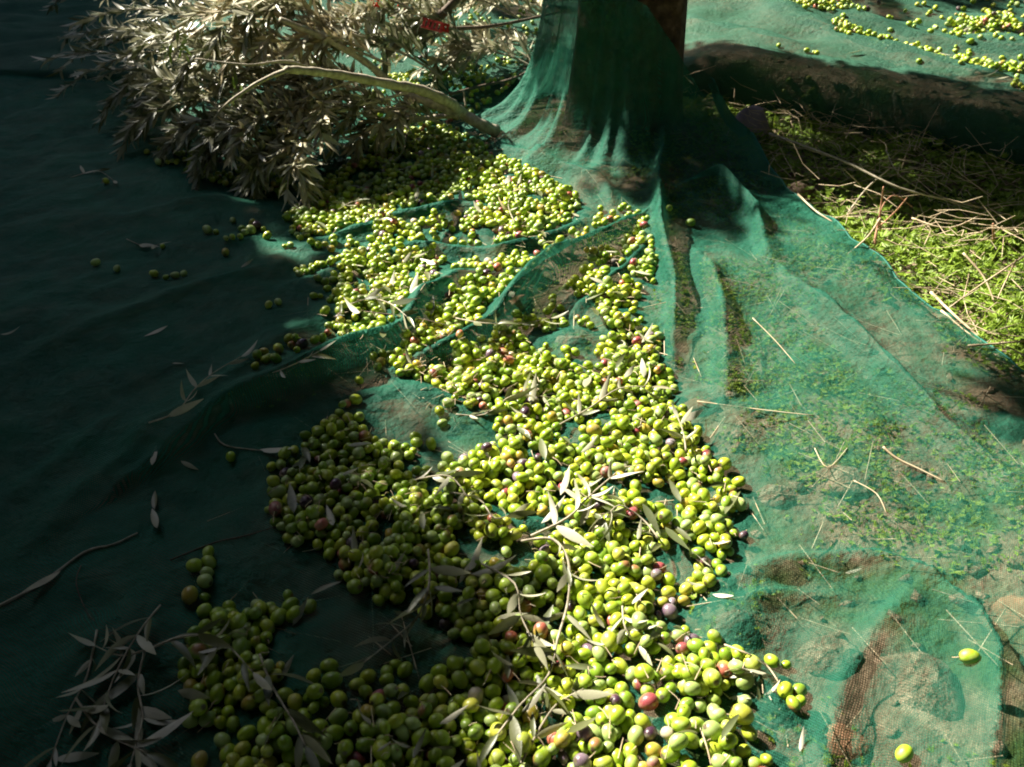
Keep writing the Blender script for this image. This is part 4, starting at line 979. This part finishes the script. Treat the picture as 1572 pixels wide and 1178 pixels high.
# ------------------------------------------------------------------ weeds, stalks, litter
def lobed(n=5, seed=0):
    r = random.Random(seed); V = [(0, 0, 0)]; T = []
    m = n * 2 + 1
    for i in range(m):
        a = -1.25 + 2.5 * i / (m - 1); rr = (1.0 if i % 2 else .55) * (1 - .25 * abs(a)) * r.uniform(.85, 1.1)
        V.append((rr * math.cos(a), rr * math.sin(a), .12 * rr * (i % 2) - .05))
    for i in range(1, m): T.append((0, i, i + 1))
    return np.array(V), np.array(T)
LB = [lobed(5, 1), lobed(3, 2), lobed(6, 3)]
def plant(mb, x, y, z, size, n, leafsz, flat=False, hmax=None):
    for _ in range(n):
        a = rng.rand() * 6.28; rad = size * math.sqrt(rng.rand()); h = (.15 + .85 * rng.rand()) * size * (.8 if not flat else .25) * (1 - .5 * (rad / size) ** 2)
        if hmax is not None: h = min(h, hmax)
        V_, T_ = LB[rng.randint(3)]; d = Vector((math.cos(a), math.sin(a), rng.normal(.1, .45))); up = Vector((rng.normal(0, .35), rng.normal(0, .35), 1))
        R = np.array(frame(d, up)) * leafsz * (.6 + .8 * rng.rand()); mb.add(V_ @ R.T + np.array([x + rad * math.cos(a), y + rad * math.sin(a), z + h]), None, T_)
WE = MB(); WU = MB()
XE = lambda y: float(np.interp(y, *XR))
for _ in range(5200):
    x = rng.uniform(.5, 3.4); y = rng.uniform(.3, 3.6)
    if x < XE(y) + .01 or bank_s(x, y) > -.03: continue
    if x > 2.2 and rng.rand() < .5: continue
    if vnoise(np.array(x * 3.0), np.array(y * 3.0), 55) < -.42: continue
    vv = .5 + float(vnoise(np.array(x * 5.0), np.array(y * 5.0), 58)); plant(WE, x, y, float(terrain(np.array(x), np.array(y))), rng.uniform(.025, .055) + .08 * vv * vv, rng.randint(12, 26), rng.uniform(.008, .015) + .018 * rng.rand() ** 3, False)
for _ in range(2600):
    y = rng.uniform(.35, 2.95); x = rng.uniform(.12, XE(y))
    if vnoise(np.array(x * 3.6), np.array(y * 3.6), 57) < -.03: continue
    zt = float(terrain(np.array(x), np.array(y))); hz = netz(x, y) - zt - .012
    if hz < .012: continue
    plant(WU, x, y, zt, rng.uniform(.03, .06), rng.randint(7, 14), rng.uniform(.007, .013), True, min(hz, .05))
for _ in range(260):                                        # some green under the rest of the nets
    y = rng.uniform(1.4, 3.3); x = rng.uniform(-.6, .5); zt = float(terrain(np.array(x), np.array(y))); hz = netz(x, y) - zt - .010
    if hz > .014: plant(WU, x, y, zt, .04, 8, .009, True, min(hz, .05))
o = ob('weeds', WE.mesh('weeds', M['weed'], False)); tag(o, 'bright green leafy weeds beside the net edge', 'weeds', kind='stuff')
o = ob('weeds', WU.mesh('weeds', M['weed'], False)); tag(o, 'low green weeds showing through the net', 'weeds', kind='stuff')
for lb, px, py, sz, lf in [('broad-leaved pale weed standing near the net corner', 1310, 345, .07, .022), ('clump of lobed leaves at the photo side', 1545, 385, .08, .02), ('bright rosette beside the reddish dead stems', 1290, 385, .055, .02), ('feathery weed by the V-shaped straw', 1500, 430, .07, .012), ('leafy weed in the middle of the green patch', 1420, 400, .07, .018), ('weed growing against the net below the V straw', 1490, 545, .06, .014), ('dark leafy weed in shade right of the trunk', 1530, 300, .07, .016)]:
    x, y, _ = G(px, py); mb = MB(); plant(mb, 0, 0, 0, sz, 46, lf); e = bpy.data.objects.new('weed_plant', None); COL.objects.link(e); e.location = (x, y, float(terrain(np.array(x), np.array(y)))); tag(e, lb, 'weed')
    o = ob('leaves', mb.mesh('leaves', M['weed'], False), e); o['kind'] = 'stuff'
    for i in range(4):
        a = i * 1.6; v, q_, t_ = tube([(0, 0, -.01), (.4 * sz * math.cos(a), .4 * sz * math.sin(a), sz * .5)], [.0012, .0008], 5); mb = MB(); mb.add(v, q_, t_); ob('stem', mb.mesh('stem', M['weed']), e)
def stalk(label, pts, r, mat):
    path = []
    for (a, b, h) in pts:
        x, y, _ = G(a, b, h); path.append((x, y, h + float(terrain(np.array(x), np.array(y)))))
    P = smooth_path(path, 5); n = len(P); v, q_, t_ = tube(P, [r * (1 - .5 * i / (n - 1)) for i in range(n)], 6, .3, 2); mb = MB(); mb.add(v, q_, t_)
    tag(ob('dry_stalk', mb.mesh('dry_stalk', M[mat])), label, 'stalk')
for a in [('straight white stalk slanting toward the net edge', [(1225, 300, .07), (1250, 325, .06), (1278, 345, .05)], .003, 'straw'),
    ('left arm of the V-shaped straw', [(1480, 385, .12), (1510, 425, .08), (1527, 465, .04)], .003, 'straw'), ('right arm of the V-shaped straw', [(1560, 400, .13), (1545, 430, .08), (1530, 462, .04)], .0025, 'straw'),
    ('long straw crossing behind the V', [(1572, 395, .13), (1500, 440, .09), (1455, 475, .05)], .0025, 'straw'), ('thick pale stalk lying by the net edge', [(1430, 448, .05), (1465, 485, .05), (1510, 520, .04)], .004, 'straw'),
    ('second pale stalk below the thick one', [(1445, 478, .04), (1480, 505, .04), (1508, 525, .04)], .003, 'straw'), ('flat white stalk leaving the photo at the side', [(1485, 533, .05), (1530, 528, .05), (1600, 518, .05)], .003, 'straw'),
    ('upright reddish dead stem in the sun', [(1340, 385, .02), (1350, 330, .10), (1355, 292, .18)], .004, 'redstem'), ('reddish stem leaning right from the dead tuft', [(1350, 350, .05), (1375, 325, .1), (1392, 305, .15)], .003, 'redstem'),
    ('curly reddish stem by the dead tuft', [(1350, 360, .05), (1352, 325, .12), (1372, 303, .15), (1400, 318, .12)], .0022, 'redstem'), ('tan stem sloping down left from the tuft', [(1350, 340, .1), (1330, 370, .07), (1300, 395, .04)], .003, 'straw'),
    ('long grey stem arching through the shade', [(1180, 215, .12), (1290, 250, .14), (1380, 290, .12), (1480, 315, .08), (1580, 335, .06)], .004, 'twig'), ('grey stem crossing the arched one', [(1300, 330, .04), (1330, 290, .1), (1365, 262, .15)], .0035, 'twig'),
    ('thin bowed stem in the shade', [(1360, 230, .16), (1380, 270, .12), (1430, 300, .08)], .002, 'twig'), ('fine stem rising in the shade near the roll', [(1450, 290, .02), (1462, 250, .1), (1465, 225, .16)], .002, 'twig'),
    ('orange stub standing in the weeds', [(1525, 372, .04), (1524, 345, .1)], .005, 'redstem'), ('long tan stem in front of the shade line', [(1400, 335, .08), (1460, 350, .08), (1530, 320, .08), (1590, 312, .08)], .0025, 'straw')]: stalk(*a)
GB = MB()
for _ in range(5200):
    x = rng.uniform(.6, 2.8); y = rng.uniform(.8, 3.4)
    if x < XE(y) + .015 or bank_s(x, y) > -.02 or vnoise(np.array(x * 2.6), np.array(y * 2.6), 59) < -.12: continue
    z = float(terrain(np.array(x), np.array(y))); a = rng.rand() * 6.28; h = rng.uniform(.03, .10); l = h * rng.uniform(.3, 1.1); ww = rng.uniform(.0008, .0016); c_, s_ = math.cos(a), math.sin(a)
    V_ = [(x - s_ * ww, y + c_ * ww, z), (x + s_ * ww, y - c_ * ww, z), (x + c_ * l * .4 - s_ * ww, y + s_ * l * .4 + c_ * ww, z + h * .7), (x + c_ * l * .4 + s_ * ww, y + s_ * l * .4 - c_ * ww, z + h * .7), (x + c_ * l, y + s_ * l, z + h * .85)]
    GB.add(np.array(V_), np.array([(0, 1, 3, 2)]), np.array([(2, 3, 4)]))
o = ob('grass', GB.mesh('grass', M['weed'], False)); tag(o, 'thin green grass blades among the weeds', 'grass', kind='stuff')
LS = MB(); LN = MB()
for _ in range(2500):
    x = rng.uniform(.6, 2.6); y = rng.uniform(.9, 3.4)
    if x < XE(y) + .02 or bank_s(x, y) > -.01: continue
    z = float(terrain(np.array(x), np.array(y))) + rng.uniform(.015, .11); a = rng.rand() * 6.28; l = rng.uniform(.04, .17); d = np.array([math.cos(a), math.sin(a), rng.normal(0, .3)]) * l
    b_ = rng.normal(0, .012, 3); v, q_, t_ = tube([(x, y, z), tuple(np.array([x, y, z]) + d * .5 + b_), tuple(np.array([x, y, z]) + d)], [.0011, .0009, .0006], 4, 0, 0, False); LS.add(v, q_, t_)
for _ in range(700):
    y = rng.uniform(.35, 3.2); x = rng.uniform(-.5, XE(y)); z = float(terrain(np.array(x), np.array(y))) + .006; a = rng.rand() * 6.28; l = rng.uniform(.03, .12); hz = netz(x, y)
    d = np.array([math.cos(a), math.sin(a), 0]) * l; z2 = min(z + .02, hz - .004)
    v, q_, t_ = tube([(x, y, z2), (x + d[0], y + d[1], z + .004)], [.0011, .0008], 4, 0, 0, False); LN.add(v, q_, t_)
o = ob('dry_straw', LS.mesh('dry_straw', M['straw'])); tag(o, 'tangle of fine dry straw among the weeds', 'straw', kind='stuff')
o = ob('dry_straw', LN.mesh('dry_straw', M['straw'])); tag(o, 'dry straw lying under the net', 'straw', kind='stuff')
# pebbles and clods under the net, joined: nobody would count them
PB = MB(); tv = np.array([(0, 0, 1), (1, 0, 0), (0, 1, 0), (-1, 0, 0), (0, -1, 0), (0, 0, -1)], float); tf = np.array([(0, 1, 2), (0, 2, 3), (0, 3, 4), (0, 4, 1), (5, 2, 1), (5, 3, 2), (5, 4, 3), (5, 1, 4)])
for _ in range(1500):
    y = rng.uniform(.35, 3.5); x = rng.uniform(-.9, 2.6); s = rng.uniform(.004, .016) * (1.4 if x > .4 else .6); A_ = rng.normal(0, 1, (3, 3)) * .25 + np.eye(3)
    if x < XE(y) and netz(x, y) - float(terrain(np.array(x), np.array(y))) < s * 1.1: continue
    PB.add((tv * s * np.array([1, .8, .6])) @ A_.T + np.array([x, y, float(terrain(np.array(x), np.array(y)))]), None, tf)
o = ob('gravel', PB.mesh('gravel', M['rock'])); tag(o, 'small stones and clods scattered on the earth', 'gravel', kind='stuff')
print('objects', len(bpy.data.objects), 'tris', sum(len(o.data.loops) - 2 * len(o.data.polygons) for o in bpy.data.objects if o.type == 'MESH'))
